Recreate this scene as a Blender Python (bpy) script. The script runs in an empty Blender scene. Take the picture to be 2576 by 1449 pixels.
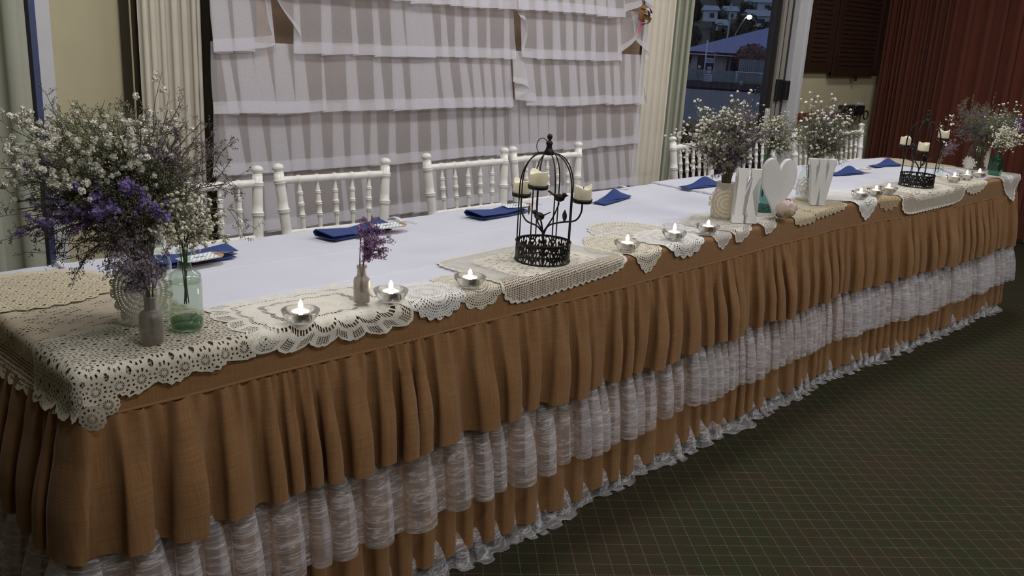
import bpy, bmesh, math, random
from mathutils import Vector, Matrix, noise as mnoise
PI = math.pi
sc = bpy.context.scene
C = sc.collection

# ------------------------------------------------------------------ camera
cam_d = bpy.data.cameras.new('camera'); cam = bpy.data.objects.new('camera', cam_d); C.objects.link(cam)
CR = Vector((0.71028929, -0.70194432, 0.05256693)); CU = Vector((0.15666808, 0.23045184, 0.96038902)); CF = Vector((0.68625377, 0.67391848, -0.27365974))
mw = Matrix((CR, CU, -CF)).transposed().to_4x4(); mw.translation = (-0.54689, -1.610456, 1.384597)
cam.matrix_world = mw
cam_d.sensor_width = 36; cam_d.lens = 2292.0/2576*36; cam_d.clip_start = .02; cam_d.clip_end = 2000
sc.camera = cam
sc.view_settings.view_transform = 'Standard'; sc.view_settings.look = 'None'; sc.view_settings.gamma = 1
sc.view_settings.use_curve_mapping = False
sc.view_settings.exposure = 0.0
sc.cycles.transparent_max_bounces = 32
# ------------------------------------------------------------------ dusk sky
world = bpy.data.worlds.new('dusk'); sc.world = world; world.use_nodes = True
bg = world.node_tree.nodes['Background']; bg.inputs[0].default_value = (0.23, 0.28, 0.43, 1); bg.inputs[1].default_value = 1.1
# ------------------------------------------------------------------ the hall's ceiling lamps: an even grid of equal lamps above the picture
CEIL = 2.75
def ceiling_lamp(k, x, y):
    nm = 'ceiling_lamp_%d_offscreen' % k
    ld = bpy.data.lights.new(nm, 'AREA'); ld.shape = 'RECTANGLE'; ld.size = 1.15; ld.size_y = 0.26
    ld.energy = 19.5; ld.color = (1.0, 0.975, 0.955)
    lo = bpy.data.objects.new(nm, ld); C.objects.link(lo); lo.location = (x, y, CEIL-.02)
for k, (x, y) in enumerate([(x, y) for y in (-3.5, -1.5, .5) for x in (.5, 2.8, 5.1)]): ceiling_lamp(k+1, x, y)

# ------------------------------------------------------------------ helpers
def sm(t): t = max(0., min(1., t)); return t*t*(3-2*t)
def lerp(a, b, t): return a+(b-a)*t
def interp(pts, x):
    if x <= pts[0][0]: return pts[0][1]
    for (a, b), (c, d) in zip(pts, pts[1:]):
        if x <= c: return b+(d-b)*sm((x-a)/(c-a))
    return pts[-1][1]
def vn(x, seed=0.): return mnoise.noise(Vector((x, seed*7.31, seed*3.17)))      # about -1..1

def tag(o, label=None, cat=None, group=None, kind=None):
    if label: o['label'] = label
    if cat: o['category'] = cat
    if group: o['group'] = group
    if kind: o['kind'] = kind
    return o
def empty(name, loc=(0, 0, 0), rz=0, label=None, cat=None, group=None):
    o = bpy.data.objects.new(name, None); C.objects.link(o); o.location = loc; o.rotation_euler = (0, 0, rz)
    o.empty_display_size = .05
    return tag(o, label, cat, group)
def link(name, me, parent=None, loc=None):
    o = bpy.data.objects.new(name, me); C.objects.link(o)
    if parent: o.parent = parent
    if loc: o.location = loc
    return o
def copy_tree(o, parent=None):
    c = o.copy(); C.objects.link(c); c.parent = parent
    for ch in list(o.children): copy_tree(ch, c)
    return c

class MB:
    def __init__(s): s.v = []; s.f = []; s.uv = []; s.has_uv = False; s.uv2 = None
    def add(s, vs, fs, uvs=None):
        k = len(s.v); s.v += [tuple(p) for p in vs]; s.f += [tuple(i+k for i in f) for f in fs]
        if uvs: s.has_uv = True; s.uv += uvs
        else: s.uv += [(0, 0)]*len(vs)
    def box(s, c, d, rz=0, m=None):
        x, y, z = (q/2 for q in d)
        vs = [(a*x, b*y, e*z) for a in (-1, 1) for b in (-1, 1) for e in (-1, 1)]
        if rz: vs = [(p[0]*math.cos(rz)-p[1]*math.sin(rz), p[0]*math.sin(rz)+p[1]*math.cos(rz), p[2]) for p in vs]
        vs = [Vector(p)+Vector(c) for p in vs]
        if m: vs = [m @ p for p in vs]
        s.add(vs, [(0, 1, 3, 2), (4, 6, 7, 5), (0, 4, 5, 1), (2, 3, 7, 6), (0, 2, 6, 4), (1, 5, 7, 3)])
        return s
    def grid(s, nu, nv, fn, uvf=None, wrap=False):
        vs = []; uv = []
        for j in range(nv+1):
            for i in range(nu if wrap else nu+1):
                vs.append(fn(i/nu, j/nv)); uv.append(uvf(i/nu, j/nv) if uvf else (i/nu, j/nv))
        n = nu if wrap else nu+1
        fs = []
        for j in range(nv):
            for i in range(nu):
                i2 = (i+1) % n if wrap else i+1
                fs.append((j*n+i, j*n+i2, (j+1)*n+i2, (j+1)*n+i))
        s.add(vs, fs, uv); return s
    def tube(s, pts, r, sides=6, cap=True):
        pts = [Vector(p) for p in pts]; n = len(pts); rs = r if isinstance(r, (list, tuple)) else [r]*n
        vs = []; t0 = None
        for i, p in enumerate(pts):
            t = (pts[min(i+1, n-1)]-pts[max(i-1, 0)])
            if t.length < 1e-9: t = Vector((0, 0, 1))
            t.normalize()
            if t0 is None: a = t.orthogonal().normalized()
            else:
                a = a - t*a.dot(t)
                a = a.normalized() if a.length > 1e-6 else t.orthogonal().normalized()
            t0 = t; b = t.cross(a)
            for k in range(sides):
                an = 2*PI*k/sides; vs.append(p+(a*math.cos(an)+b*math.sin(an))*rs[i])
        fs = [(i*sides+k, i*sides+(k+1) % sides, (i+1)*sides+(k+1) % sides, (i+1)*sides+k) for i in range(n-1) for k in range(sides)]
        if cap: fs += [tuple(range(sides))[::-1], tuple((n-1)*sides+k for k in range(sides))]
        s.add(vs, fs); return s
    def lathe(s, prof, seg=24, p0=(0, 0, 0), p1=None, close=False):
        # prof: (r, z) list; z measured along p0->p1 direction (metres)
        p0 = Vector(p0); ax = (Vector(p1)-p0).normalized() if p1 is not None else Vector((0, 0, 1))
        a = ax.orthogonal().normalized() if abs(ax.z) < .999 else Vector((1, 0, 0)); b = ax.cross(a)
        vs = []; uv = []
        for (r, z) in prof:
            for k in range(seg):
                an = 2*PI*k/seg; vs.append(p0+ax*z+(a*math.cos(an)+b*math.sin(an))*max(r, 1e-5)); uv.append((k/seg, z))
        fs = [(i*seg+k, i*seg+(k+1) % seg, (i+1)*seg+(k+1) % seg, (i+1)*seg+k) for i in range(len(prof)-1) for k in range(seg)]
        if close: fs += [tuple(range(seg))[::-1], tuple((len(prof)-1)*seg+k for k in range(seg))]
        s.add(vs, fs, uv); return s
    def prism(s, poly, h, m=None):
        n = len(poly); vs = [Vector((x, y, 0)) for x, y in poly]+[Vector((x, y, h)) for x, y in poly]
        if m: vs = [m @ p for p in vs]
        s.add(vs, [tuple(range(n))[::-1], tuple(range(n, 2*n))]+[(i, (i+1) % n, n+(i+1) % n, n+i) for i in range(n)]); return s
    def ball(s, c, r, sub=1, rough=0., rng=None, sq=(1, 1, 1)):
        vs, fs = ICO[sub]; c = Vector(c)
        s.add([c+Vector((p[0]*sq[0], p[1]*sq[1], p[2]*sq[2]))*(r*(1+(rng.uniform(-rough, rough) if rough else 0))) for p in vs], fs); return s
    def mesh(s, name, mat=None, smooth=True):
        me = bpy.data.meshes.new(name); me.from_pydata(s.v, [], s.f)
        if s.has_uv:
            ul = me.uv_layers.new(name='uv'); li = [0]*len(me.loops); me.loops.foreach_get('vertex_index', li)
            flat = []
            for i in li: flat += s.uv[i]
            ul.data.foreach_set('uv', flat)
        if s.uv2:
            ul = me.uv_layers.new(name='edge'); li = [0]*len(me.loops); me.loops.foreach_get('vertex_index', li); flat = []
            for i in li: flat += s.uv2[i]
            ul.data.foreach_set('uv', flat)
        if smooth: me.polygons.foreach_set('use_smooth', [True]*len(me.polygons))
        if mat: me.materials.append(mat)
        me.update(); return me
    def build(s, name, mat, parent=None, smooth=True, loc=None): return link(name, s.mesh(name, mat, smooth), parent, loc)

def _ico(sub):
    bm = bmesh.new(); bmesh.ops.create_icosphere(bm, subdivisions=sub, radius=1)
    r = ([tuple(v.co) for v in bm.verts], [tuple(v.index for v in f.verts) for f in bm.faces]); bm.free(); return r
ICO = {1: _ico(1), 2: _ico(2), 3: _ico(3)}
OCT = ([(1, 0, 0), (-1, 0, 0), (0, 1, 0), (0, -1, 0), (0, 0, 1), (0, 0, -1)], [(0, 2, 4), (2, 1, 4), (1, 3, 4), (3, 0, 4), (2, 0, 5), (1, 2, 5), (3, 1, 5), (0, 3, 5)])
ICO[0] = OCT
def bevel(o, w=.004, seg=2):
    m = o.modifiers.new('bevel', 'BEVEL'); m.width = w; m.segments = seg; m.limit_method = 'ANGLE'; return o
def textmesh(body, size, mat, extrude=0.0005):
    cu = bpy.data.curves.new('lettering', 'FONT'); cu.body = body; cu.size = size; cu.extrude = extrude; cu.align_x = 'CENTER'; cu.align_y = 'CENTER'
    o = bpy.data.objects.new('lettering', cu); C.objects.link(o)
    dg = bpy.context.evaluated_depsgraph_get(); me = bpy.data.meshes.new_from_object(o.evaluated_get(dg))
    bpy.data.objects.remove(o); me.materials.clear(); me.materials.append(mat); return me

# ------------------------------------------------------------------ material helpers
class NT:
    def __init__(s, name):
        s.m = bpy.data.materials.new(name); s.m.use_nodes = True; s.t = s.m.node_tree; s.t.nodes.clear()
        s.out = s.t.nodes.new('ShaderNodeOutputMaterial')
    def n(s, typ, ins=None, **props):
        nd = s.t.nodes.new('ShaderNode'+typ)
        for k, v in props.items(): setattr(nd, k, v)
        for k, v in (ins or {}).items():
            if isinstance(v, bpy.types.NodeSocket): s.t.links.new(v, nd.inputs[k])
            else:
                if isinstance(v, tuple) and len(v) == 3 and nd.inputs[k].type == 'RGBA': v = v+(1,)
                nd.inputs[k].default_value = v
        return nd
    def ma(s, op, a, b=0., c=None, clamp=False):
        ins = {0: a, 1: b}
        if c is not None: ins[2] = c
        return s.n('Math', ins, operation=op, use_clamp=clamp).outputs[0]
    def mix(s, f, a, b): return s.n('Mix', {0: f, 6: a, 7: b}, data_type='RGBA').outputs[2]
    def shmix(s, f, a, b): return s.n('MixShader', {0: f, 1: a, 2: b}).outputs[0]
    def uv(s): return s.n('UVMap', uv_map='uv').outputs[0]
    def obj(s): return s.n('TexCoord').outputs['Object']
    def map(s, v, scale=(1, 1, 1), rot=(0, 0, 0), loc=(0, 0, 0)): return s.n('Mapping', {0: v, 1: loc, 2: rot, 3: scale}).outputs[0]
    def noise(s, v, scale, detail=3., rough=.5): return s.n('TexNoise', {'Vector': v, 'Scale': scale, 'Detail': detail, 'Roughness': rough}).outputs[0]
    def ramp(s, f, stops):
        r = s.n('ValToRGB', {0: f}); e = r.color_ramp.elements
        e[0].position, e[0].color = stops[0][0], tuple(stops[0][1])+(1,); e[1].position, e[1].color = stops[-1][0], tuple(stops[-1][1])+(1,)
        for p, c in stops[1:-1]: q = e.new(p); q.color = tuple(c)+(1,)
        return r.outputs[0]
    def bsdf(s, col, rough=.6, **kw):
        ins = {'Base Color': col, 'Roughness': rough}; ins.update(kw); return s.n('BsdfPrincipled', ins)
    def bump(s, h, dist=.001, st=.6): return s.n('Bump', {'Height': h, 'Distance': dist, 'Strength': st}).outputs[0]
    def done(s, sh): s.t.links.new(sh if isinstance(sh, bpy.types.NodeSocket) else sh.outputs[0], s.out.inputs[0]); return s.m

def plain(name, col, rough=.6, nscale=40., namt=.12, metal=0., spec=.5, bump=0., em=None):
    t = NT(name); nz = t.noise(t.obj(), nscale)
    c = t.mix(t.ma('MULTIPLY', nz, 1.), tuple(q*(1-namt) for q in col), tuple(min(1, q*(1+namt)) for q in col))
    kw = {'Metallic': metal, 'Specular IOR Level': spec}
    if bump: kw['Normal'] = t.bump(nz, bump)
    if em: kw['Emission Color'] = em[0]+(1,); kw['Emission Strength'] = em[1]
    return t.done(t.bsdf(c, rough, **kw))
# ------------------------------------------------------------------ materials
M = {}
def m_burlap():
    t = NT('burlap'); u = t.uv()
    a = t.noise(t.map(u, (14, 420, 1)), 1, 2); b = t.noise(t.map(u, (420, 14, 1)), 1, 2); big = t.noise(t.map(u, (3, 9, 1)), 1, 3)
    th = t.ma('MULTIPLY', t.ma('ADD', a, b), .5)
    wv = t.ma('MULTIPLY', t.ma('SINE', t.ma('MULTIPLY', t.n('SeparateXYZ', {0: u}).outputs[0], 2800.)), t.ma('SINE', t.ma('MULTIPLY', t.n('SeparateXYZ', {0: u}).outputs[1], 2800.)))
    c = t.ramp(t.ma('ADD', t.ma('ADD', .09, t.ma('MULTIPLY', th, .66)), t.ma('MULTIPLY', wv, .07)), [(.20, (.14, .072, .031)), (.42, (.25, .132, .058)), (.66, (.385, .228, .115))])
    c = t.mix(t.ma('MULTIPLY', big, .55), c, (.215, .108, .046))
    p = t.bsdf(c, .85, **{'Specular IOR Level': .12, 'Sheen Weight': .12, 'Normal': t.bump(t.ma('ADD', th, t.ma('MULTIPLY', wv, .3)), .0006, .5)})
    return t.done(p)
def m_sheer(name, col, alpha, trans=.35):
    t = NT(name); u = t.uv(); nz = t.noise(t.map(u, (300, 300, 1)), 1, 2)
    d = t.n('BsdfDiffuse', {'Color': col}); tr = t.n('BsdfTranslucent', {'Color': col})
    s = t.shmix(trans, d.outputs[0], tr.outputs[0])
    a = t.ma('ADD', alpha-.06, t.ma('MULTIPLY', nz, .12))
    return t.done(t.shmix(a, t.n('BsdfTransparent').outputs[0], s))
def m_lace():
    t = NT('white_lace'); u = t.uv()
    def ridge(sx, sy, w, dist, off):
        v = t.map(u, (sx, sy, 1), (0, 0, 0), (off, off*.7, 0))
        wob = t.n('TexNoise', {'Vector': v, 'Scale': .8, 'Detail': 2.}).outputs[0]
        nz = t.n('TexNoise', {'Vector': v, 'Scale': 1., 'Detail': 3., 'Roughness': .55, 'Distortion': dist}).outputs[0]
        return t.ma('SMOOTH_MIN', 1., t.ma('DIVIDE', w, t.ma('ADD', t.ma('ABSOLUTE', t.ma('SUBTRACT', nz, .5)), .0001)), .1)
    r1 = ridge(9, 50, .0055, .35, 0); r2 = ridge(12, 75, .006, .5, 5.3); r3 = ridge(20, 110, .007, .4, 9.1)
    zone = t.n('MapRange', {0: t.noise(t.map(u, (10, 38, 1), (0, 0, 0), (3, 1, 0)), 1, 2), 1: .44, 2: .60}).outputs[0]
    motif = t.n('MapRange', {0: t.noise(t.map(u, (26, 105, 1)), 1, 3), 1: .60, 2: .68}).outputs[0]
    strands = t.ma('MAXIMUM', t.ma('MULTIPLY', r1, .9), t.ma('MULTIPLY', t.ma('MAXIMUM', r2, r3), t.ma('ADD', .12, t.ma('MULTIPLY', zone, .8))))
    al = t.ma('MAXIMUM', strands, t.ma('MULTIPLY', motif, t.ma('MULTIPLY', zone, .75)))
    al = t.ma('ADD', .19, t.ma('MULTIPLY', al, .64), clamp=True)
    d = t.n('BsdfDiffuse', {'Color': (.84, .82, .87)}); tr = t.n('BsdfTranslucent', {'Color': (.84, .82, .87)})
    return t.done(t.shmix(al, t.n('BsdfTransparent').outputs[0], t.shmix(.3, d.outputs[0], tr.outputs[0])))
def m_crochet(name, col, kind, pitch=.006, hole=.34, qb=.62, edge=True):
    """Thread cloth: the open stitches between the threads are cut out by alpha. uv in metres, uv origin at the doily's centre; 'edge' uv = (share of the way to the rim, metres along the rim)."""
    t = NT(name); u = t.uv(); s = t.n('SeparateXYZ', {0: u}); x, y = s.outputs[0], s.outputs[1]
    se = t.n('SeparateXYZ', {0: t.n('UVMap', uv_map='edge').outputs[0]}); q, al = se.outputs[0], se.outputs[1]
    fr = lambda v, p: t.ma('SUBTRACT', t.ma('FRACT', t.ma('DIVIDE', v, p)), .5)
    jit = t.ma('MULTIPLY', t.ma('SUBTRACT', t.noise(t.map(u, (90, 90, 1)), 1, 1), .5), pitch*.5)
    gt = lambda v, c: t.ma('GREATER_THAN', v, c)
    lt = lambda v, c: t.ma('LESS_THAN', v, c)
    mul = lambda a, b: t.ma('MULTIPLY', a, b)
    rnd = lambda vx, vy: t.n('TexWhiteNoise', {'Vector': t.n('CombineXYZ', {0: t.ma('FLOOR', vx), 1: t.ma('FLOOR', vy)}).outputs[0]}, noise_dimensions='2D').outputs[0]
    if kind == 'filet':
        xj, yj = t.ma('ADD', x, jit), t.ma('ADD', y, jit)
        a = t.ma('ABSOLUTE', fr(xj, pitch)); b = t.ma('ABSOLUTE', fr(yj, pitch*.8))
        op = lt(t.ma('MAXIMUM', a, b), hole)
        cell = rnd(t.ma('DIVIDE', xj, pitch*2), t.ma('DIVIDE', yj, pitch*.8))
        op = mul(op, t.ma('MAXIMUM', gt(q, qb), gt(cell, .80)))
    elif kind == 'border':
        fag = mul(mul(gt(q, .715), lt(q, .765)), lt(t.ma('ABSOLUTE', t.ma('SINE', t.ma('ADD', t.ma('MULTIPLY', al, PI/.0085), t.ma('MULTIPLY', q, 40.)))), .78))
        a = t.ma('ABSOLUTE', fr(al, pitch)); b = t.ma('ABSOLUTE', fr(q, .028)); fan = mul(mul(lt(t.ma('MAXIMUM', a, b), hole), gt(q, .83)), gt(t.ma('SINE', t.ma('ADD', t.ma('MULTIPLY', al, 2*PI/.045), .5)), -.55))
        row = mul(mul(gt(q, .46), lt(q, .52)), lt(t.ma('ABSOLUTE', fr(al, .012)), .28))
        op = t.ma('MAXIMUM', t.ma('MAXIMUM', fag, fan), row)
    elif kind == 'round':
        r = t.ma('SQRT', t.ma('ADD', mul(x, x), mul(y, y))); an = t.ma('ARCTAN2', y, x)
        ring = t.ma('SINE', t.ma('MULTIPLY', r, 2*PI/(pitch*1.25)))
        spoke = t.ma('SINE', t.ma('ADD', t.ma('MULTIPLY', an, 64.), t.ma('MULTIPLY', t.ma('FLOOR', t.ma('DIVIDE', r, pitch*1.25)), 1.7)))
        band = t.ma('SINE', t.ma('ADD', t.ma('MULTIPLY', r, 2*PI/(pitch*6.)), t.ma('MULTIPLY', t.ma('COSINE', t.ma('MULTIPLY', an, 12.)), .8)))
        op = lt(t.ma('ADD', t.ma('ADD', ring, spoke), t.ma('MULTIPLY', band, .5)), hole*2.6-1.9)
    else:   # motif: repeated wheel motifs with spokes
        P = pitch
        a = fr(x, P); b = fr(y, P); r = t.ma('SQRT', t.ma('ADD', mul(a, a), mul(b, b))); an = t.ma('ARCTAN2', b, a)
        sp = lt(t.ma('SINE', t.ma('MULTIPLY', an, 14.)), hole*1.6-.45)
        w = mul(sp, mul(gt(r, .11), lt(r, .23)))
        sp2 = lt(t.ma('SINE', t.ma('ADD', t.ma('MULTIPLY', an, 12.), 1.)), hole*1.6-.75)
        w2 = mul(sp2, mul(gt(r, .35), lt(r, .45)))
        w3 = mul(gt(r, .60), lt(t.ma('ABSOLUTE', t.ma('SINE', t.ma('MULTIPLY', an, 4.))), .45))
        op = t.ma('MAXIMUM', t.ma('MAXIMUM', w, w2), w3)
    fine = t.noise(t.map(u, (900, 900, 1)), 1, 2); blot = t.noise(t.map(u, (25, 25, 1)), 1, 3)
    fo = lt(t.noise(t.map(u, (330, 330, 1)), 1, 1), .31)
    op = t.ma('MAXIMUM', op, mul(fo, .8))
    if edge: op = mul(op, lt(q, .965))
    c = t.mix(blot, tuple(k*.86 for k in col), tuple(min(1, k*1.08) for k in col))
    p = t.bsdf(c, .9, **{'Specular IOR Level': .1, 'Normal': t.bump(fine, .0012, .9)})
    return t.done(t.shmix(op, p.outputs[0], t.n('BsdfTransparent').outputs[0]))
def m_thin_glass(name, tint, gloss=.03, frost=0., fcol=(.7, .68, .66)):
    t = NT(name); fre = t.ma('ADD', .04, t.ma('MULTIPLY', t.ma('POWER', t.n('LayerWeight', {'Blend': .5}).outputs['Facing'], 4.), .75))
    tr = t.n('BsdfTransparent', {'Color': tint}).outputs[0]; gl = t.n('BsdfGlossy', {'Color': (1, 1, 1), 'Roughness': gloss}).outputs[0]
    if frost:
        d = t.shmix(.5, t.n('BsdfDiffuse', {'Color': fcol}).outputs[0], t.n('BsdfTranslucent', {'Color': fcol}).outputs[0])
        nz = t.noise(t.obj(), 60, 3)
        tr = t.shmix(t.ma('MULTIPLY', t.ma('ADD', nz, .5), frost), tr, d)
    return t.done(t.shmix(fre, tr, gl))
def m_carpet():
    t = NT('carpet'); o = t.map(t.obj(), (1, 1, 1), (0, 0, math.radians(41))); s = t.n('SeparateXYZ', {0: o}); x, y = s.outputs[0], s.outputs[1]
    fr = lambda v, p: t.ma('ABSOLUTE', t.ma('SUBTRACT', t.ma('FRACT', t.ma('DIVIDE', v, p)), .5))
    dash = lambda v: t.ma('GREATER_THAN', t.ma('SINE', t.ma('MULTIPLY', v, 2*PI/.0065)), -.35)
    lx = t.ma('MULTIPLY', t.ma('LESS_THAN', fr(x, .05), .026), dash(y)); ly = t.ma('MULTIPLY', t.ma('LESS_THAN', fr(y, .05), .026), dash(x))
    ln = t.ma('MAXIMUM', lx, ly)
    tuft = t.ma('MULTIPLY', t.ma('SINE', t.ma('MULTIPLY', x, 2*PI/.0065)), t.ma('SINE', t.ma('MULTIPLY', y, 2*PI/.0065)))
    fine = t.noise(t.map(t.obj(), (1, 1, 1)), 330, 2)
    rx = t.ma('MULTIPLY', t.ma('LESS_THAN', fr(t.ma('ADD', x, .017), .1), .05), t.ma('GREATER_THAN', t.noise(t.map(o, (5, 90, 1)), 1, 1), .5))
    ry = t.ma('MULTIPLY', t.ma('LESS_THAN', fr(t.ma('ADD', y, .017), .1), .05), t.ma('GREATER_THAN', t.noise(t.map(o, (90, 5, 1)), 1, 1), .5))
    big = t.noise(t.map(t.obj(), (2.2, 2.2, 1)), 1, 2)
    c = t.mix(t.n('MapRange', {0: big, 1: .4, 2: .65}).outputs[0], (.034, .036, .019), (.046, .035, .022))
    c = t.mix(t.ma('MULTIPLY', t.ma('MAXIMUM', rx, ry), .45), c, (.085, .022, .016))
    c = t.mix(t.ma('MULTIPLY', t.ma('LESS_THAN', tuft, -.35), .55), c, (.012, .012, .008))
    c = t.mix(t.ma('MULTIPLY', fine, .5), c, (.03, .03, .018))
    c = t.mix(t.ma('MULTIPLY', ln, .46), c, (.20, .20, .13))
    return t.done(t.bsdf(c, .95, **{'Specular IOR Level': .05, 'Normal': t.bump(t.ma('ADD', tuft, fine), .002, .5)}))
def m_cloth(name, col, rough=.85, sc_=500., bumpd=.0003, sheen=.1):
    t = NT(name); u = t.obj(); nz = t.noise(t.map(u, (sc_, sc_, sc_)), 1, 2); big = t.noise(t.map(u, (6, 6, 6)), 1, 3)
    c = t.mix(big, tuple(q*.92 for q in col), tuple(min(1, q*1.05) for q in col))
    return t.done(t.bsdf(c, rough, **{'Specular IOR Level': .15, 'Sheen Weight': sheen, 'Normal': t.bump(nz, bumpd, .6)}))
M['burlap'] = m_burlap(); M['lace'] = m_lace(); M['carpet'] = m_carpet()
M['chiffon'] = m_sheer('chiffon', (.90, .885, .94), .40); M['chiffon_hem'] = m_sheer('chiffon_hem', (.90, .885, .94), .50)
M['tablecloth'] = m_cloth('tablecloth', (.60, .61, .70)); M['napkin'] = m_cloth('napkin', (.028, .055, .20), .8, 900.)
M['ivory'] = m_cloth('ivory_curtain', (.74, .69, .59)); M['sage'] = m_cloth('sage_curtain', (.39, .40, .325)); M['maroon'] = m_cloth('maroon_curtain', (.125, .036, .022), .85)
M['darkbrown'] = m_cloth('dark_brown_cloth', (.045, .035, .022)); M['backing'] = m_cloth('brown_backing', (.24, .165, .115))
M['chairwhite'] = plain('white_paint', (.78, .77, .73), .35, 30, .04)
M['wall'] = plain('cream_wall', (.50, .45, .30), .8, 12, .05, bump=.0004)
M['ceil'] = plain('ceiling_paint', (.70, .69, .66), .9)
M['frame'] = plain('white_frame', (.60, .60, .63), .5, 20, .05); M['blue'] = plain('blue_strip', (.06, .075, .18), .5)
M['darkmetal'] = plain('dark_bronze', (.035, .03, .028), .45, 60, .2, .3); M['iron'] = plain('black_iron', (.010, .009, .009), .42, 200, .3, .4, bump=.0004)
M['wood'] = plain('dark_wood', (.030, .012, .007), .5, 20, .3); M['woodstrip'] = plain('name_strip_wood', (.036, .015, .009), .5, 60, .35)
M['tan'] = plain('orange_wood', (.36, .19, .07), .6, 25, .3); M['red'] = plain('maroon_paint', (.16, .03, .02), .6); M['black'] = plain('black_plastic', (.015, .015, .015), .5)
M['letter'] = plain('white_mdf', (.80, .80, .80), .6, 60, .03, bump=.0003)
M['wax'] = plain('cream_wax', (.80, .74, .55), .45, 30, .05); M['waxw'] = plain('white_wax', (.80, .74, .66), .5); M['alu'] = plain('aluminium', (.75, .73, .70), .3, 60, .05, .9)
M['kraft'] = plain('kraft_card', (.40, .27, .14), .8, 300, .12); M['ink'] = plain('ink', (.03, .035, .05), .6); M['string'] = plain('string', (.35, .28, .2), .8)
M['clip'] = plain('white_plastic', (.75, .75, .78), .4)
t = NT('striped_paper'); u = t.map(t.obj(), (1, 1, 1), (0, 0, .75)); s_ = t.n('SeparateXYZ', {0: u})
M['stripe'] = t.done(t.bsdf(t.mix(t.ma('GREATER_THAN', t.ma('SINE', t.ma('MULTIPLY', s_.outputs[0], 2*PI/.0095)), 0.), (.45, .55, .66), (.78, .80, .80)), .8))
t = NT('flame'); M['flame'] = t.done(t.n('Emission', {'Color': (1., .80, .52, 1), 'Strength': 75.}))
t = NT('lamp_glow'); M['lamp'] = t.done(t.n('Emission', {'Color': (.8, .9, 1., 1), 'Strength': 60.}))
t = NT('solid_glass'); M['glass'] = t.done(t.shmix(.22, t.n('BsdfGlass', {'Color': (1, 1, 1, 1), 'Roughness': .0, 'IOR': 1.45}).outputs[0], t.n('BsdfTransparent', {'Color': (.97, .98, .97, 1)}).outputs[0]))
M['g_clear'] = m_thin_glass('clear_glass', (.90, .93, .90)); M['g_aqua'] = m_thin_glass('aqua_glass', (.80, .87, .79), .05, .10, (.5, .58, .48)); M['g_green'] = m_thin_glass('green_glass', (.25, .52, .38), .05, .12, (.1, .3, .2))
M['g_base'] = m_thin_glass('green_glass_base', (.30, .50, .36), .05, .15, (.06, .2, .12)); M['g_frost'] = m_thin_glass('frosted_glass', (.66, .62, .59), .45, .55, (.40, .37, .345)); M['g_teal'] = m_thin_glass('teal_glass', (.42, .62, .58), .05, .25, (.2, .33, .31))
M['g_milk'] = m_thin_glass('milky_glass', (.8, .76, .7), .2, .75, (.72, .66, .58)); M['water'] = m_thin_glass('water', (.82, .88, .83)); M['pane'] = m_thin_glass('door_pane', (.93, .95, .96), .0)
M['paperdoily'] = m_crochet('paper_doily', (.72, .69, .63), 'round', .0085, .30, .6, False)
# flowers
M['stem'] = plain('green_stem', (.095, .105, .052), .7, 80, .3); M['twig'] = plain('brown_twig', (.12, .10, .065), .8, 80, .3); M['olive'] = plain('olive_bud', (.30, .31, .18), .8, 300, .3)
M['gyp'] = plain('white_blossom', (.79, .77, .69), .8, 300, .12); M['gypg'] = plain('cream_blossom', (.68, .66, .53), .8, 300, .15); M['statice'] = plain('purple_blossom', (.23, .165, .41), .8, 250, .3); M['misty'] = plain('grey_lilac_blossom', (.215, .17, .24), .8, 250, .3)
M['mauve'] = plain('mauve_blossom', (.29, .15, .33), .8, 250, .3); M['leaf'] = plain('leaf_green', (.05, .08, .03), .7); M['peony'] = plain('pink_petal', (.88, .73, .71), .7, 30, .12); M['peonyg'] = plain('yellow_green_petal', (.58, .52, .24), .7, 30, .2)
# ------------------------------------------------------------------ the room
X0, X1, Y0, Y1 = -4.0, 7.18, -6.0, 1.8
def S(name, mb, m, smooth=False, parent=None):
    o = mb.build(name, m, parent, smooth)
    if not parent: o['kind'] = 'structure'
    return o
S('floor', MB().box(((X0+X1)/2, (Y0+Y1)/2, -.05), (X1-X0+.3, Y1-Y0+.3, .1)), M['carpet'])
S('ceiling', MB().box(((X0+X1)/2, (Y0+Y1)/2, CEIL+.05), (X1-X0+.3, Y1-Y0+.3, .1)), M['ceil'])
DX0, DX1, DZ = 3.95, 5.64, 2.12
wb = MB(); wy = Y1+.07
wb.box(((X0+DX0)/2, wy, CEIL/2), (DX0-X0, .14, CEIL)); wb.box(((DX0+DX1)/2, wy, (DZ+CEIL)/2), (DX1-DX0, .14, CEIL-DZ))
wb.box(((DX1+X1)/2, wy, CEIL/2), (X1-DX1, .14, CEIL)); S('wall_back', wb, M['wall'])
S('wall_right', MB().box((X1+.07, (Y0+Y1)/2, CEIL/2), (.14, Y1-Y0, CEIL)), M['wall'])
S('wall_left', MB().box((X0-.07, (Y0+Y1)/2, CEIL/2), (.14, Y1-Y0, CEIL)), M['wall'])
S('wall_front', MB().box(((X0+X1)/2, Y0-.07, CEIL/2), (X1-X0, .14, CEIL)), M['wall'])
# white window frame with blue edge strip, far left of the back wall
fr = S('window_1', MB().box((.572, 1.785, 1.3), (.050, .05, 2.2)), M['frame'])
MB().box((.538, 1.782, 1.3), (.020, .062, 2.2)).build('edge_strip', M['blue'], fr, False)
MB().box((.55, 1.79, .18), (.11, .03, .06)).build('sill', M['frame'], fr, False)
S('trim_1', MB().box((.878, 1.786, 1.3), (.016, .03, 2.2)), M['wall'])
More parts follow.
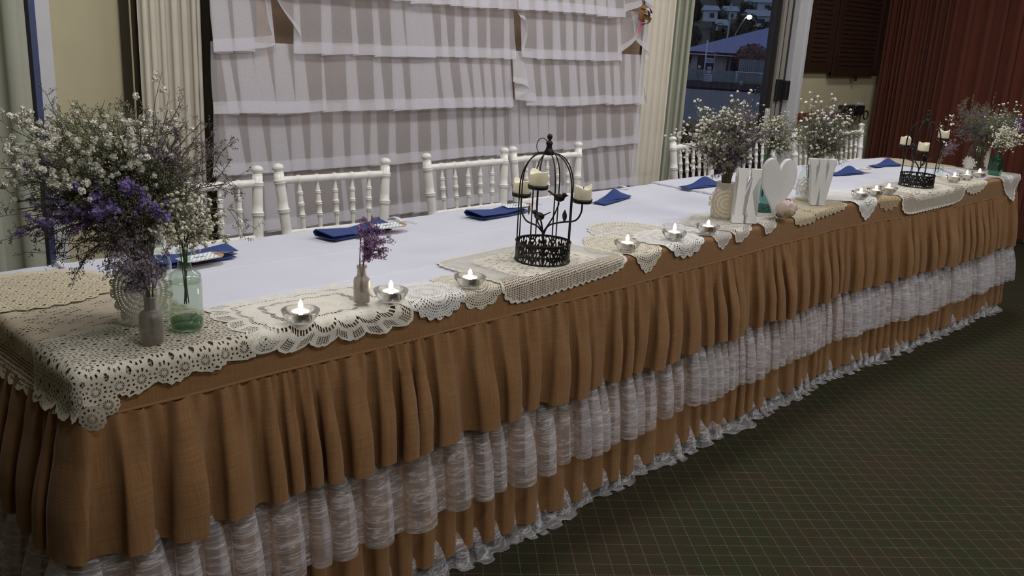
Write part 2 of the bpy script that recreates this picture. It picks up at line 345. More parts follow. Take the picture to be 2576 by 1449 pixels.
# sliding glass door
d = MB(); d.box((5.715, 1.787, 1.08), (.155, .05, 2.16)); d.box(((DX0+5.79)/2, 1.787, DZ+.04), (5.79-DX0, .05, .09)); dr = S('door_1', d, M['frame'])
MB().box((5.634, 1.875, 1.06), (.014, .13, 2.12)).build('jamb_liner', M['frame'], dr, False)
MB().box((5.785, 1.775, 1.08), (.02, .05, 2.16)).build('architrave_bead', M['frame'], dr, False)
M['channel'] = plain('grey_channel', (.30, .28, .25), .6)
for (x, w, mm) in [(5.500, .040, 'channel'), (5.529, .018, 'darkmetal'), (5.563, .050, 'channel'), (5.607, .038, 'darkmetal')]:
    MB().box((x, 1.812, 1.06), (w, .03 if mm == 'darkmetal' else .04, 2.12)).build('channel', M[mm], dr, False)
MB().box((5.44, 1.83, 1.06), (.07, .045, 2.1)).build('stile', M['darkmetal'], dr, False)
MB().box((3.99, 1.83, 1.06), (.07, .045, 2.1)).build('stile', M['darkmetal'], dr, False)
MB().box((4.72, 1.83, 2.07), (1.5, .045, .09)).build('rail', M['darkmetal'], dr, False)
MB().box((4.72, 1.83, .05), (1.5, .045, .10)).build('rail', M['darkmetal'], dr, False)
MB().box((4.72, 1.83, 1.06), (1.4, .006, 1.95)).build('pane', M['pane'], dr, False)
h = bevel(MB().box((5.52, 1.795, 1.06), (.07, .045, .15)).build('lock_case', M['black'], dr, False)); bevel(MB().box((5.585, 1.765, 1.06), (.045, .05, .135)).build('handle', M['black'], dr, False))
MB().box((5.44, 1.800, .80), (.06, .008, .26)).build('door_plate', M['frame'], dr, False)
for (bd, px, pz, sz) in [('SLIDE TO', 5.352, 1.047, .022), ('OPEN', 5.352, 1.026, .022)]:
    o = link('sticker_text', textmesh(bd, sz, M['ink']), dr, (px, 1.8235, pz)); o.rotation_euler = (PI/2, 0, 0)
a_ = MB(); a_.prism([(0, 0), (.028, -.017), (.028, -.007), (.04, -.007), (.04, .007), (.028, .007), (.028, .017)], .001)
o = a_.build('sticker_arrow', M['ink'], dr, False); o.location = (5.262, 1.8235, 1.036); o.rotation_euler = (PI/2, 0, 0)
# dado rail, notice boards, power box
S('trim_2', MB().box((6.18, 1.785, .858), (.74, .03, .058)), M['red'])
S('baseboard_back', MB().box((6.48, 1.79, .04), (1.36, .02, .08)), M['frame'])
def honour_board(xa, xb, zb, zt, y, label, seed):
    e = empty('honour_board', ((xa+xb)/2, y, zb), 0, label, 'board', 'dark wooden name boards on the cream wall'); w = xb-xa; h = zt-zb
    MB().box((0, .012, h/2), (w, .02, h)).build('back_panel', M['wood'], e, False)
    for sx in (-1, 1): MB().box((sx*(w/2-.03), 0, h/2), (.06, .03, h)).build('frame_stile', M['wood'], e, False)
    for zz in (.03, h-.03): MB().box((0, 0, zz), (w-.12, .03, .06)).build('frame_rail', M['wood'], e, False)
    n = int((h-.16)/.034); first = None
    for i in range(n):
        z = .085+i*.034
        if first is None: first = bevel(MB().box((0, 0, 0), (w-.16, .010, .020)).build('name_strip', M['woodstrip'], e, False), .003, 1); o = first
        else: o = first.copy(); C.objects.link(o); o.parent = e
        o.location = (0, .000, z)
    return e
honour_board(5.83, 6.245, 1.19, 2.25, 1.775, 'narrower dark wooden board with rows of name strips next to the glass door', 1)
e = honour_board(6.235, 7.02, 1.165, 2.25, 1.755, 'wider dark wooden board with rows of name strips near the maroon curtain', 2)
MB().box((0.03, 0, -.02), (.03, .015, .04)).build('peg', M['wood'], e, False)
e = empty('power_box', (6.68, 1.76, .885), 0, 'black wall box with hanging cables near the maroon curtain', 'power box')
bevel(MB().box((0, 0, .01), (.30, .09, .075), 0).build('case', M['black'], e, False))
MB().box((.19, .02, .03), (.07, .03, .07)).build('wall_plate', M['frame'], e, False)
rg = random.Random(4)
for k in range(4):
    x = [-.11, -.03, .1, .17][k]; L_ = [.42, .06, .4, .09][k]
    if k % 2: pts = [Vector((x+.04*math.cos(a), -.05, -.03-.035*math.sin(a))) for a in [i*PI/8 for i in range(17)]]
    else: pts = [Vector((x+.02*math.sin(i*.7+k), -.04+.01*math.cos(i), -.03-L_*i/9)) for i in range(10)]
    MB().tube(pts, .006, 6).build('cable', M['black'], e)
# pleated drapes -------------------------------------------------
def drape_curtain(name, p0, p1, z0, z1, npl, amp, m, label, cat, seed, knife=.3, group=None):
    a = Vector(p0).to_3d() if len(p0) == 3 else Vector((p0[0], p0[1], 0)); b = Vector((p1[0], p1[1], 0)); dv = b-a; L_ = dv.length; dv.normalize(); nr = Vector((dv.y, -dv.x, 0))
    rng = random.Random(seed); w = [rng.uniform(.55, 1.5) for _ in range(npl)]; tot = sum(w); cum = [0]
    for q in w: cum.append(cum[-1]+q/tot)
    am = [rng.uniform(.6, 1.25) for _ in range(npl)]
    nu = npl*12
    def fn(u, v):
        k = min(npl-1, next(i for i in range(npl) if u <= cum[i+1]+1e-9)); ph = (u-cum[k])/(cum[k+1]-cum[k])*2*PI
        aa = amp*am[k]*(1-.25*v); sway = .008*vn(u*4+v*1.5, seed)*v
        lat = (knife*aa*math.sin(ph)+.25*aa*math.sin(2*ph))
        p = a+dv*(u*L_+lat)+nr*(aa*(.5-.5*math.cos(ph))+sway); return (p.x, p.y, lerp(z1, z0, v))
    o = MB().grid(nu, 14, fn, lambda u, v: (u*L_*2, v*2)).build(name, m)
    return tag(o, label, cat, group)
drape_curtain('curtain', (.885, 1.74), (1.115, 1.74), .02, 2.6, 7, .035, M['ivory'], 'narrow ivory pleated curtain beside the yellow wall panel', 'curtain', 3, .1)
drape_curtain('curtain', (.84, 1.786), (1.55, 1.786), .02, 2.6, 8, .014, M['darkbrown'], 'dark brown curtain hanging behind the narrow ivory one', 'curtain', 5)
drape_curtain('curtain', (-.3, 1.72), (.505, 1.72), .02, 2.6, 6, .07, M['sage'], 'pale grey-green curtain next to the blue edged frame', 'curtain', 8, .1)
drape_curtain('curtain', (3.78, 1.70), (4.035, 1.68), .02, 2.6, 5, .022, M['ivory'], 'ivory pleated curtain between ruffled backdrop and sage curtain', 'curtain', 11, .2)
drape_curtain('curtain', (4.02, 1.71), (4.215, 1.69), .02, 2.6, 4, .045, M['sage'], 'sage green curtain drawn back at the glass door', 'curtain', 14, .2)
drape_curtain('curtain', (7.10, 1.76), (7.10, 1.25), .03, 2.6, 15, .05, M['maroon'], 'tightly bunched end of the maroon curtain in the room corner', 'curtain', 21, .25)
drape_curtain('curtain', (7.10, 1.27), (7.10, -3.2), .03, 2.6, 42, .07, M['maroon'], 'long maroon pleated curtain along the far side of the hall', 'curtain', 17, .25)
S('baseboard_right', MB().box((X1-.01, (Y0+Y1)/2, .04), (.02, Y1-Y0, .08)), M['frame'])

# ------------------------------------------------------------------ outside (street at dusk)
OF = Vector((.846, .533, 0)).normalized(); OR = Vector((OF.y, -OF.x, 0)); OC = Vector((-.547, -1.61, 0))
OM = Matrix((OR, OF, Vector((0, 0, 1)))).transposed().to_4x4(); OM.translation = OC      # local (right, away, up)
orot = math.atan2(OR.y, OR.x); GZ = -2.1
def OP(r, d_, z): return OM @ Vector((r, d_, z))
M['asphalt'] = plain('asphalt', (.165, .165, .165), .9, 1.5, .15, 0., .05); M['grassd'] = plain('verge_grass', (.06, .09, .035), .9, 3, .3); M['kerb'] = plain('kerb', (.03, .03, .035), .9, 5, .2, 0., .03)
M['brick'] = plain('pale_brick', (.45, .38, .36), .9, 3, .2); M['roof'] = plain('blue_grey_roof', (.21, .22, .36), .6, 2, .08); M['paling'] = plain('grey_palings', (.22, .25, .26), .9, 4, .25)
M['tree'] = plain('dark_foliage', (.035, .052, .030), .9, 1.2, .6); M['bushred'] = plain('reddish_foliage', (.13, .08, .06), .9, 6, .6); M['owhite'] = plain('white_weatherboard', (.55, .57, .60), .8, 1, .1); M['oroof'] = plain('pale_tin_roof', (.30, .34, .36), .7, 1, .1)
M['hill'] = plain('hill_ground', (.040, .056, .032), .95, .2, .5); M['sleeper'] = plain('timber_sleeper', (.12, .085, .05), .8, 8, .3); M['ogl'] = plain('dark_window', (.02, .025, .04), .2)
def ostruct(name, mb, m): o = mb.build(name, m, None, False); o['kind'] = 'structure'; return o
ostruct('road', MB().box((0, 0, -.25), (260, 76, .5), 0, OM @ Matrix.Translation((0, 37.5+2.6, GZ))), M['asphalt'])
ostruct('kerb_strip', MB().box((0, 0, 0), (260, 10.5, .3), 0, OM @ Matrix.Translation((0, 73.4, GZ))), M['kerb'])
ostruct('verge', MB().box((0, 0, -.2), (260, 40, .5), 0, OM @ Matrix.Translation((0, 98.4, GZ))), M['grassd'])
hm = MB()
def hill(u, v):
    r = lerp(-130, 130, u); d_ = lerp(112, 420, v); z = GZ+((d_-112)/148)**1.6*12+.8*vn(r*.03+v*9, 3.)*v
    p = OP(r, d_, z); return tuple(p)
hm.grid(30, 20, hill); ostruct('hill', hm, M['hill'])
def hillz(d_): return GZ+max(0., (d_-112)/148)**1.6*12
# retaining wall with timber cap right outside the door
e = empty('retaining_wall', (5.2, 2.55, -2.1), 0, 'low dark timber wall with a brown cap outside the glass door', 'wall')
for k in range(8): bevel(MB().box((.6, 0, .2+k*.345), (6., .12, .335)).build('sleeper', M['wood'], e, False), .01, 1)
MB().box((.6, -.02, 2.825), (6., .2, .05)).build('cap', M['sleeper'], e, False)
ostruct('terrace', MB().box((5.8, 2.2, -.06), (6., .55, .1)), M['kerb'])
# house with a hipped roof
e = empty('house', tuple(OP(-.5, 88, GZ)), orot, 'low brick house with blue-grey hipped roof across the street', 'house')
MB().box((1., 5., 1.2), (7.8, 9.5, 2.4)).build('brick_wall', M['brick'], e, False)
r_ = MB(); r_.add([(-4.2, -.5, 2.36), (14, -.5, 2.36), (14, 11, 2.36), (-4.2, 11, 2.36), (5.6, 5.2, 5.4), (9, 5.2, 5.4)], [(0, 1, 5, 4), (1, 2, 5), (2, 3, 4, 5), (3, 0, 4), (3, 2, 1, 0)]); r_.build('roof', M['roof'], e, False)
MB().box((4.9, -.52, 2.28), (18.2, .06, .18)).build('fascia', M['black'], e, False); MB().box((4.9, -.50, 2.13), (18.2, .06, .10)).build('gutter', M['owhite'], e, False)
for (x, w, h_) in [(-1.6, 1.5, 2.2), (.35, .16, 2.1), (1.2, 1.2, 1.9)]: MB().box((x, .22, 1.05), (w, .1, h_)).build('window', M['ogl'], e, False)
# paling fences, every paling its own piece
def fence(r0, r1, dd, h, pitch, label):
    e = empty('paling_fence', tuple(OP((r0+r1)/2, dd, GZ+.05)), orot, label, 'fence'); n = int((r1-r0)/pitch); f = None; rg = random.Random(h)
    for i in range(n):
        if f is None: f = MB().box((0, 0, h/2), (pitch*.86, .03, h)).build('paling', M['paling'], e, False); o = f
        else: o = f.copy(); C.objects.link(o); o.parent = e
        o.location = (-(r1-r0)/2+(i+.5)*pitch, rg.uniform(-.02, .02), rg.uniform(-.04, .0))
    MB().box((0, .05, h*.75), (r1-r0, .06, .1)).build('rail', M['paling'], e, False); return e
fence(-6, 1.0, 82, .95, .16, 'low grey paling fence in front of the brick house')
fence(.8, 6.0, 84, 1.95, .16, 'tall grey paling fence beside the reddish bush')
e = empty('rail', tuple(OP(.6, 79.5, GZ)), orot, 'white horizontal pipe rail in front of the tall fence', 'rail')
MB().tube([(0, 0, 1.0), (4., 0, 1.0)], .045).build('bar', M['owhite'], e)
for x in (0.1, 3.9): MB().tube([(x, 0, .05), (x, 0, 1.)], .04).build('post', M['owhite'], e)
rg = random.Random(12)
def leafball(mb, c, r, n, s, rg, sq=(1, 1, 1)):
    for _ in range(n):
        v = Vector((rg.gauss(0, 1), rg.gauss(0, 1), rg.gauss(0, 1))).normalized()*r*rg.uniform(.75, 1.05); p = Vector(c)+Vector((v.x*sq[0], v.y*sq[1], v.z*sq[2]))
        a = Vector((rg.gauss(0, 1), rg.gauss(0, 1), rg.gauss(0, 1))).normalized()*s; b = a.orthogonal().normalized()*s*.7; mb.add([p-a, p+b, p+a, p-b], [(0, 1, 2, 3)])
e = empty('round_bush', tuple(OP(1.95, 86.0, GZ)), orot, 'rounded reddish bush growing behind the tall fence', 'bush')
b_ = MB(); leafball(b_, (0, 0, 2.0), 1.55, 900, .13, rg, (1., .7, .82)); b_.ball((0, 0, 2.0), 1.42, 3, 0, rg, (1., .7, .8)); b_.build('foliage', M['bushred'], e, False); MB().tube([(0, 0, 0), (.1, 0, 1.2)], .08).build('trunk', M['sleeper'], e)
# estate sign
e = empty('sign_board', tuple(OP(-1.55, 78, GZ+.1)), orot, 'white framed sign on posts at the kerb', 'sign')
MB().tube([(-.36, 0, 0), (-.36, 0, 2.25), (-.28, 0, 2.38), (.28, 0, 2.38), (.36, 0, 2.25), (.36, 0, 0)], .035, 6).build('frame', M['owhite'], e)
MB().box((0, -.03, 1.72), (.62, .03, .36)).build('panel', M['owhite'], e, False); MB().box((0, -.03, 1.40), (.62, .03, .24)).build('panel', M['black'], e, False)
MB().box((.02, -.03, .98), (.34, .03, .50)).build('panel', M['owhite'], e, False); MB().box((0, -.03, .36), (.62, .03, .6)).build('panel', M['owhite'], e, False)
for (bd, x, z, s) in [('KOKO', 0, 1.72, .26), ('KO', .02, 1.0, .24)]:
    o = link('lettering', textmesh(bd, s, M['ink'], .01), e, (x, -.06, z)); o.rotation_euler = (PI/2, 0, 0)
for k in range(3): MB().box((0, -.055, .2+k*.16), (.5, .02, .05)).build('text_line', M['roof'], e, False)
e = empty('pole', tuple(OP(-1.9, 77.6, GZ+.1)), orot, 'thin pale pole beside the white framed sign', 'pole'); MB().tube([(0, 0, 0), (0, 0, 3.3)], .06, 8).build('shaft', M['owhite'], e)
e = empty('marker_post', tuple(OP(-2.32, 77.3, GZ+.1)), orot, 'small white marker plate on a thin reddish stake', 'marker'); MB().tube([(0, 0, 0), (0, 0, 1.1)], .02, 6).build('stake', M['bushred'], e); MB().box((0, -.03, 1.2), (.2, .03, .2)).build('plate', M['owhite'], e, False)
e = empty('number_marker', tuple(OP(1.1, 76.2, GZ+.1)), orot, 'small white kerb marker with a number by the tall fence', 'marker'); bevel(MB().box((0, 0, .18), (.2, .06, .28)).build('plate', M['owhite'], e, False), .02); o = link('numeral', textmesh('3', .24, M['ink'], .01), e, (0, -.045, .18)); o.rotation_euler = (PI/2, 0, 0)
e = empty('power_pole', tuple(OP(-.65, 120, hillz(120)-.2)), orot, 'tall timber power pole with a crossarm behind the house', 'pole'); MB().tube([(0, 0, 0), (.12, 0, 7.9)], [.14, .10], 8).build('shaft', M['oroof'], e); MB().box((.05, -.1, 7.1), (1.3, .1, .12)).build('crossarm', M['owhite'], e, False)
e = empty('street_lamp', tuple(OP(.3, 110, GZ)), orot, 'street lamp with a glowing white head behind the house', 'lamp'); MB().tube([(0, 0, 0), (0, 0, 4.2), (.9, 0, 6.05), (1.2, 0, 6.12)], .05, 6).build('pole', M['oroof'], e); MB().ball((1.32, 0, 6.1), .30, 2, 0, None, (1, 1, .8)).build('lamp_head', M['lamp'], e)
HH = [(-2.2, 190, 2.6), (-1.9, 230, 4.2), (5., 210, 6.5), (3.6, 262, 3.2), (-4.9, 200, 3.6), (7.5, 255, 5)]
for k, (r, d_, z, w, h_, lab) in enumerate([(-2.3, 190, 3.4, 2.6, 1.2, 'white gabled house on the hillside above the blue roof'), (-1.2, 230, 7.3, 4.2, 1.2, 'pale grey roofed house high on the hillside'), (4.9, 210, 6.0, 6.5, 1.3, 'long pale roofed house on the hill behind the lamp'), (3.6, 262, 10.6, 3.2, 1.6, 'white house at the top of the hillside'), (-4.9, 200, 6.4, 3.6, 1.0, 'small pale roof among the hillside trees'), (7.5, 255, 10.5, 5, 1.4, 'white roofed house near the hill crest')]):
    e = empty('hillside_house', tuple(OP(r, d_, z-1.6)), orot, lab, 'house'); MB().box((0, 1.5, 1.2), (w*.8, 3., 2.2)).build('wall', M['owhite'], e, False)
    q = MB(); q.add([(-w*.55, -.5, 2.3), (w*.55, -.5, 2.3), (w*.55, 4, 2.3), (-w*.55, 4, 2.3), (-w*.4, 1.7, 2.3+h_), (w*.4, 1.7, 2.3+h_)], [(0, 1, 5, 4), (1, 2, 5), (2, 3, 4, 5), (3, 0, 4), (3, 2, 1, 0)]); q.build('roof', M['oroof'], e, False)
    MB().box((w*.1, -.03, 1.3), (w*.25, .08, .9)).build('window', M['ogl'], e, False)
rg = random.Random(5); tm = []
for v in range(4):
    q = MB()
    for k in range(7): leafball(q, (rg.uniform(-1, 1), rg.uniform(-1, 1), 2.2+rg.uniform(-.9, 1.3)), rg.uniform(.9, 1.4), 260, .13, rg); 
    q.ball((0, 0, 2.1), 1.35, 2, .2, rg); tm.append(q.mesh('foliage', M['tree'], False))
tk = MB().tube([(0, 0, -1), (0, 0, 2)], [.25, .12], 6).mesh('trunk', M['sleeper'])
for i in range(64):
    d_ = 118+(i//4)*11+rg.uniform(-1, 1); r = ((i % 4)-1.3+.5*((i//4) % 2))*.050*d_+rg.uniform(-.5, .5)
    if d_ < 128 and abs(r+.6) < 3.4: continue
    if any(abs(r/d_-hr/hd) < (hw*.62)/hd+1.6/d_ and hd-14 < d_ < hd+4 for hr, hd, hw in HH): continue
    e = empty('hillside_tree', tuple(OP(r, d_, hillz(d_)-.3)), rg.uniform(0, 6), 'dark leafy tree on the hillside beyond the house', 'tree', 'trees covering the hillside'); s = rg.uniform(.75, 1.0); e.scale = (s*1.15, s*1.15, s)
    link('foliage', tm[i % 4], e); link('trunk', tk, e)
# ------------------------------------------------------------------ the long table
TL = 4.93
YF = [(-.3, -.005), (1.4, -.005), (2.0, .010), (2.7, .030), (3.0, .040), (3.3, .024), (3.55, -.008), (4.2, -.035), (4.95, -.055)]
YB = [(0, .765), (1.2, .768), (2.6, .800), (2.78, .800), (4.4, .745), (4.95, .690)]
def yf(x): return interp(YF, x)
def yb(x): return interp(YB, x)
ZA, ZB, XJ = .750, .758, 2.765
def ztop(x): return ZA if x < XJ else ZB
for (xa, xb, z, lab) in [(.03, 2.72, ZA, 'long trestle table hidden under the cloth left of the join'), (2.80, 4.88, ZB, 'long trestle table hidden under the cloth right of the join')]:
    e = empty('trestle_table', ((xa+xb)/2, (yf((xa+xb)/2)+yb((xa+xb)/2))/2, 0), 0, lab, 'table', 'tables pushed together into one row'); w = xb-xa
    bevel(MB().box((0, 0, z-.034), (w, .66, .03)).build('tabletop', M['tan'], e, False))
    for sx in (-1, 1):
        for sy in (-1, 1): MB().tube([(sx*(w/2-.2), sy*.22, .0), (sx*(w/2-.2), sy*.22, z-.049)], .015).build('leg', M['black'], e)
def tablecloth(xa, xb, z, label, seed):
    nu = int((xb-xa)/.014); nv = 190
    def fn(u, v):
        x = lerp(xa, xb, u); a, b = yf(x)+.004, yb(x); W_ = b-a; s = v*(W_+.20)
        wr = .0012*mnoise.noise(Vector((x*5, s*6, seed)))+.0010*mnoise.noise(Vector((x*16, s*9, seed+4)))
        for c0, h_ in ((.235, .0042), (.50, .0022)):
            c1 = c0+.012*math.sin(x*2.1+seed); q = (s-c1)/.0055; wr += h_*math.exp(-q*q)
        e_ = min(1., (xb-x)/.02) if seed > 2 else 1.
        if s < W_: return (x, a+s, z+wr+.002*sm((s-W_+.05)/.05)*math.sin(x*37+2*math.sin(x*9)))
        d_ = s-W_; r = .012; ar = r*PI/2
        if d_ < ar: an = d_/r; return (x, b+r*math.sin(an), z-r+r*math.cos(an)+wr)
        return (x, b+r+.05*(d_-ar)+.012*math.sin(x*21+seed)*sm((d_-ar)/.15), z-r-(d_-ar))
    mb = MB().grid(nu, nv, fn, lambda u, v: (u, v))
    # turned-down edge at the join
    o = mb.build('tablecloth', M['tablecloth']); tag(o, label, 'tablecloth', 'white cloths on the long table')
    m_ = o.modifiers.new('solid', 'SOLIDIFY'); m_.thickness = .003 if seed < 2 else .009; m_.offset = -1
    return o
tablecloth(.004, 2.80, ZA, 'white creased cloth on the table holding the birdcage before the letter K', 1.3)
tablecloth(XJ, TL, ZB, 'white cloth overlapping the first one, holding the birdcage past the letter W', 4.1)
RB = .012
def drape(x, t, lift):
    """x along the table, t metres inwards from the front edge; cloth beyond an edge bends down over it."""
    cx = min(max(x, 0.), TL); ct = max(t, 0.); ox = x-cx; ot = t-ct; d_ = math.hypot(ox, ot); zt = ztop(cx); y0 = yf(cx)+ct
    if d_ < 1e-9: return (cx, y0, zt+lift)
    nx, ny = ox/d_, ot/d_; ar = RB*PI/2
    if d_ < ar: an = d_/RB; o = (RB+lift)*math.sin(an); z = zt-RB+(RB+lift)*math.cos(an)
    else: o = RB+lift+.04*(d_-ar)+.5*max(0, d_-.075); z = zt-RB-(d_-ar)
    return (cx+nx*o, y0+ny*o, z)
# ------------------------------------------------------------------ burlap and lace skirt
path = []
def addp(x, y, nx, ny): path.append((Vector((x, y)), Vector((nx, ny))))
DS = .005; yl = yb(0)
n = int((yl-.03)/DS)
for i in range(n): addp(0, yl-(yl-.03)*i/n, -1, 0)
for i in range(9): a = i/9*PI/2; addp(.03-.03*math.cos(a), .03-.03*math.sin(a)+yf(0), -math.cos(a), -math.sin(a))
n = int((TL-.06)/DS)
for i in range(n): x = .03+(TL-.06)*i/n; addp(x, yf(x), 0, -1)
for i in range(9): a = i/9*PI/2; addp(TL-.03+.03*math.sin(a), .03-.03*math.cos(a)+yf(TL), math.sin(a), -math.cos(a))
n = int((yb(TL)-.03)/DS)
for i in range(n+1): addp(TL, .03+yf(TL)+(yb(TL)-.03-yf(TL))*i/n, 1, 0)
NPATH = len(path)
def pat(i):
    i = max(0., min(NPATH-1.001, i)); k = int(i); f = i-k; return path[k][0].lerp(path[k+1][0], f), path[k][1].lerp(path[k+1][1], f)
def ruffle(name, zt, zb, base0, base1, amp0, amp1, pitch, k2, k1, m, parent, seed, rows=20, hem=.006, puff=.0, skew=1.0, fine=.006, floor_=False, sparse=0., cexp=.55):
    ph = [0.]
    for i in range(1, NPATH):
        s = i*DS; p = pitch*(1.+.75*vn(s*6, seed)+.4*vn(s*15, seed+1))
        if sparse: p *= 1+sparse*sm((3.2-s)/2.2)
        ph.append(ph[-1]+2*PI*DS/max(.02, p))
    ph2 = [q*2.37+3*vn(i*.05, seed+7) for i, q in enumerate(ph)]
    mb = MB(); vs = []; uv = []
    for j in range(rows+1):
        h = j/rows
        for i in range(NPATH):
            s = i*DS; A = .85+.55*vn(s*6, seed+2)+.4*vn(s*13, seed+3)
            a = lerp(amp0, amp1, sm(h*1.3)**.8)*max(.25, A); p_ = ph[i]+skew*vn(s*3.1, seed+4)*h*2.6
            pf = puff*math.sin(min(1, h*3.2)*PI)*(.6+.4*vn(s*12, seed+5))
            out = lerp(base0, base1, h**.8)+a*(.5+.5*math.cos(p_))**cexp+fine*(1-h)**2*math.cos(ph2[i])+pf+.006*h*vn(s*4, seed+6)
            lat = k2*a*math.sin(2*p_)+k1*a*math.sin(p_)
            c, nn = pat(i+lat/DS); z = lerp(zt, zb+hem*vn(s*7, seed+8), h)
            if floor_ and z < .02+.02*abs(vn(s*11, seed)):
                out += (.02-z)*.6+.02*max(0, vn(s*5, seed+9))*h; z = .004+.012*abs(vn(s*19+h*4, seed))+.018*max(0, vn(s*7+h*3, seed+3))
            vs.append((c.x+nn.x*out, c.y+nn.y*out, max(z, .003))); uv.append((s*1.6, h*(zt-zb)))
    fs = [(j*NPATH+i, j*NPATH+i+1, (j+1)*NPATH+i+1, (j+1)*NPATH+i) for j in range(rows) for i in range(NPATH-1)]
    mb.add(vs, fs, uv); return mb.build(name, m, parent)
sk = empty('table_skirt', (TL/2, 0, 0), 0, 'brown burlap table skirt with white lace tiers around the long table', 'table skirt')
def shift(o): 
    o.location = (-TL/2, 0, 0); return o
# flat band wrapped over the table edge
bd = MB(); vs = []; uv = []; prof = [(-.035, .002), (-.012, .0022)]+[(0+.0135*math.sin(a), .002-.0135*(1-math.cos(a))) for a in [0, .4, .8, 1.2, PI/2]]+[(.0145, -.04), (.016, -.066), (.0165, -.09)]
for (o_, z) in prof:
    for i in range(NPATH):
        c, nn = path[i]; zz = ztop(min(max(c.x, 0), TL)); w = .0015*vn(i*DS*8, 2.)
        vs.append((c.x+nn.x*(o_+w), c.y+nn.y*(o_+w), zz+z-(zz-ZA)*sm(-z/.08)+.004*vn(i*DS*3, 5.)*sm(-z/.05))); uv.append((i*DS, z+o_))
bd.add(vs, [(j*NPATH+i, j*NPATH+i+1, (j+1)*NPATH+i+1, (j+1)*NPATH+i) for j in range(len(prof)-1) for i in range(NPATH-1)], uv); shift(bd.build('band', M['burlap'], sk))
MB().tube([Vector((path[i][0].x+path[i][1].x*.021-TL/2, path[i][0].y+path[i][1].y*.021, .667+.003*vn(i*DS*5, 3.))) for i in range(0, NPATH, 3)], .0035, 6).build('seam_cord', M['burlap'], sk)
shift(ruffle('burlap_ruffle', .668, .395, .018, .038, .012, .050, .082, .20, .12, M['burlap'], sk, 1.7, 28, .014, .004, 1.6))
shift(ruffle('lace_ruffle', .46, .190, .014, .044, .014, .050, .056, .30, .22, M['lace'], sk, 5.1, 22, .012, 0., .45, .002, False, .8, 2.4))
shift(ruffle('burlap_ruffle', .40, .045, .002, .026, .004, .030, .075, .16, .10, M['burlap'], sk, 9.3, 22, .012))
shift(ruffle('lace_ruffle', .13, -.012, .000, .036, .004, .026, .075, .22, .2, M['lace'], sk, 13.9, 18, .045, 0., 2.5, .003, True))
# ------------------------------------------------------------------ doilies
def doily(cx, ct, a, b, rot, shape, scal, samp, m, label, lift=.003, rip=.002, seed=1., group=None, pico=0.):
    """star-shaped crochet cloth, centre (cx, ct), half sizes a, b."""
    nu, nv = max(160, scal*8), 22; cr, sr = math.cos(rot), math.sin(rot)
    def rad(th):
        c, s = math.cos(th), math.sin(th)
        if shape == 'rect': r = (abs(c/a)**7+abs(s/b)**7)**(-1/7)
        else: r = 1/math.sqrt((c/a)**2+(s/b)**2)
        f = abs(math.sin(th*scal/2)); e_ = samp*(f-.6)
        if pico: e_ += pico*(abs(math.sin(th*scal*2.))-.5)
        return r+e_
    if shape == 'rect':                # equal steps along the outline, so that scallops keep one size
        ths = [2*PI*i/2000 for i in range(2001)]; cum = [0.]
        rr = [(abs(math.cos(q)/a)**7+abs(math.sin(q)/b)**7)**(-1/7) for q in ths]
        for i in range(2000): cum.append(cum[-1]+math.hypot(rr[i+1]*math.cos(ths[i+1])-rr[i]*math.cos(ths[i]), rr[i+1]*math.sin(ths[i+1])-rr[i]*math.sin(ths[i])))
        tab = []; k = 0
        for i in range(nu):
            L_ = cum[-1]*i/nu
            while cum[k+1] < L_: k += 1
            tab.append(ths[k])
        def edge(i):
            th = tab[i % nu]; r = (abs(math.cos(th)/a)**7+abs(math.sin(th)/b)**7)**(-1/7); q = i/nu
            return th, r+samp*(abs(math.sin(q*scal*PI))-.6)+pico*(abs(math.sin(q*scal*4*PI))-.5)
    else:
        def edge(i): th = 2*PI*i/nu; return th, rad(th)
    E_ = [edge(i) for i in range(nu)]
    vs = []; uv = []; uv2 = []; per = sum(math.hypot(E_[i][1]*math.cos(E_[i][0])-E_[i-1][1]*math.cos(E_[i-1][0]), E_[i][1]*math.sin(E_[i][0])-E_[i-1][1]*math.sin(E_[i-1][0])) for i in range(nu))*(.8 if samp else 1)
    for j in range(nv+1):
        q = (j/nv)**.85
        for i in range(nu):
            th, r = E_[i]; lx, ly = r*q*math.cos(th), r*q*math.sin(th); x = cx+lx*cr-ly*sr; t = ct+lx*sr+ly*cr
            over = max(0, -t, -x, x-TL); rp = rip*(1+max(0., over)*22)*vn(x*31+ly*17, seed)
            vs.append(drape(x, t, lift+rip*.6+max(-rip*.5, rp))); uv.append((lx, ly)); uv2.append((q, per*min(i, nu-i)/nu))
    mb = MB(); mb.add(vs, [(j*nu+i, j*nu+(i+1) % nu, (j+1)*nu+(i+1) % nu, (j+1)*nu+i) for j in range(nv) for i in range(nu)], uv); mb.uv2 = uv2
    o = mb.build('doily', m); return tag(o, label, 'doily', group)
cr = {k: m_crochet('crochet_'+k, *v) for k, v in {
    'cream': ((.66, .58, .42), 'motif', .034, .12), 'beige': ((.55, .48, .37), 'filet', .0075, .30, .74), 'corner': ((.64, .60, .51), 'motif', .042, .33), 'border': ((.76, .73, .66), 'border', .0062, .36), 'plainw': ((.74, .71, .65), 'filet', .0055, .30, .80),
    'white': ((.76, .75, .73), 'round', .0055, .30), 'rcream': ((.70, .65, .54), 'round', .0050, .32), 'ivory': ((.74, .70, .61), 'filet', .0062, .33, .66), 'iround': ((.70, .67, .58), 'round', .008, .34), 'tan': ((.52, .40, .25), 'motif', .026, .38), 'tanl': ((.60, .52, .38), 'motif', .022, .3), 'whitef': ((.78, .77, .75), 'filet', .005, .34)}.items()}
doily(.10, .56, .19, .155, .1, 'ellipse', 26, .010, cr['cream'], 'cream crochet doily draped over the table corner nearest the sage curtain', .006, .0025, 1.)
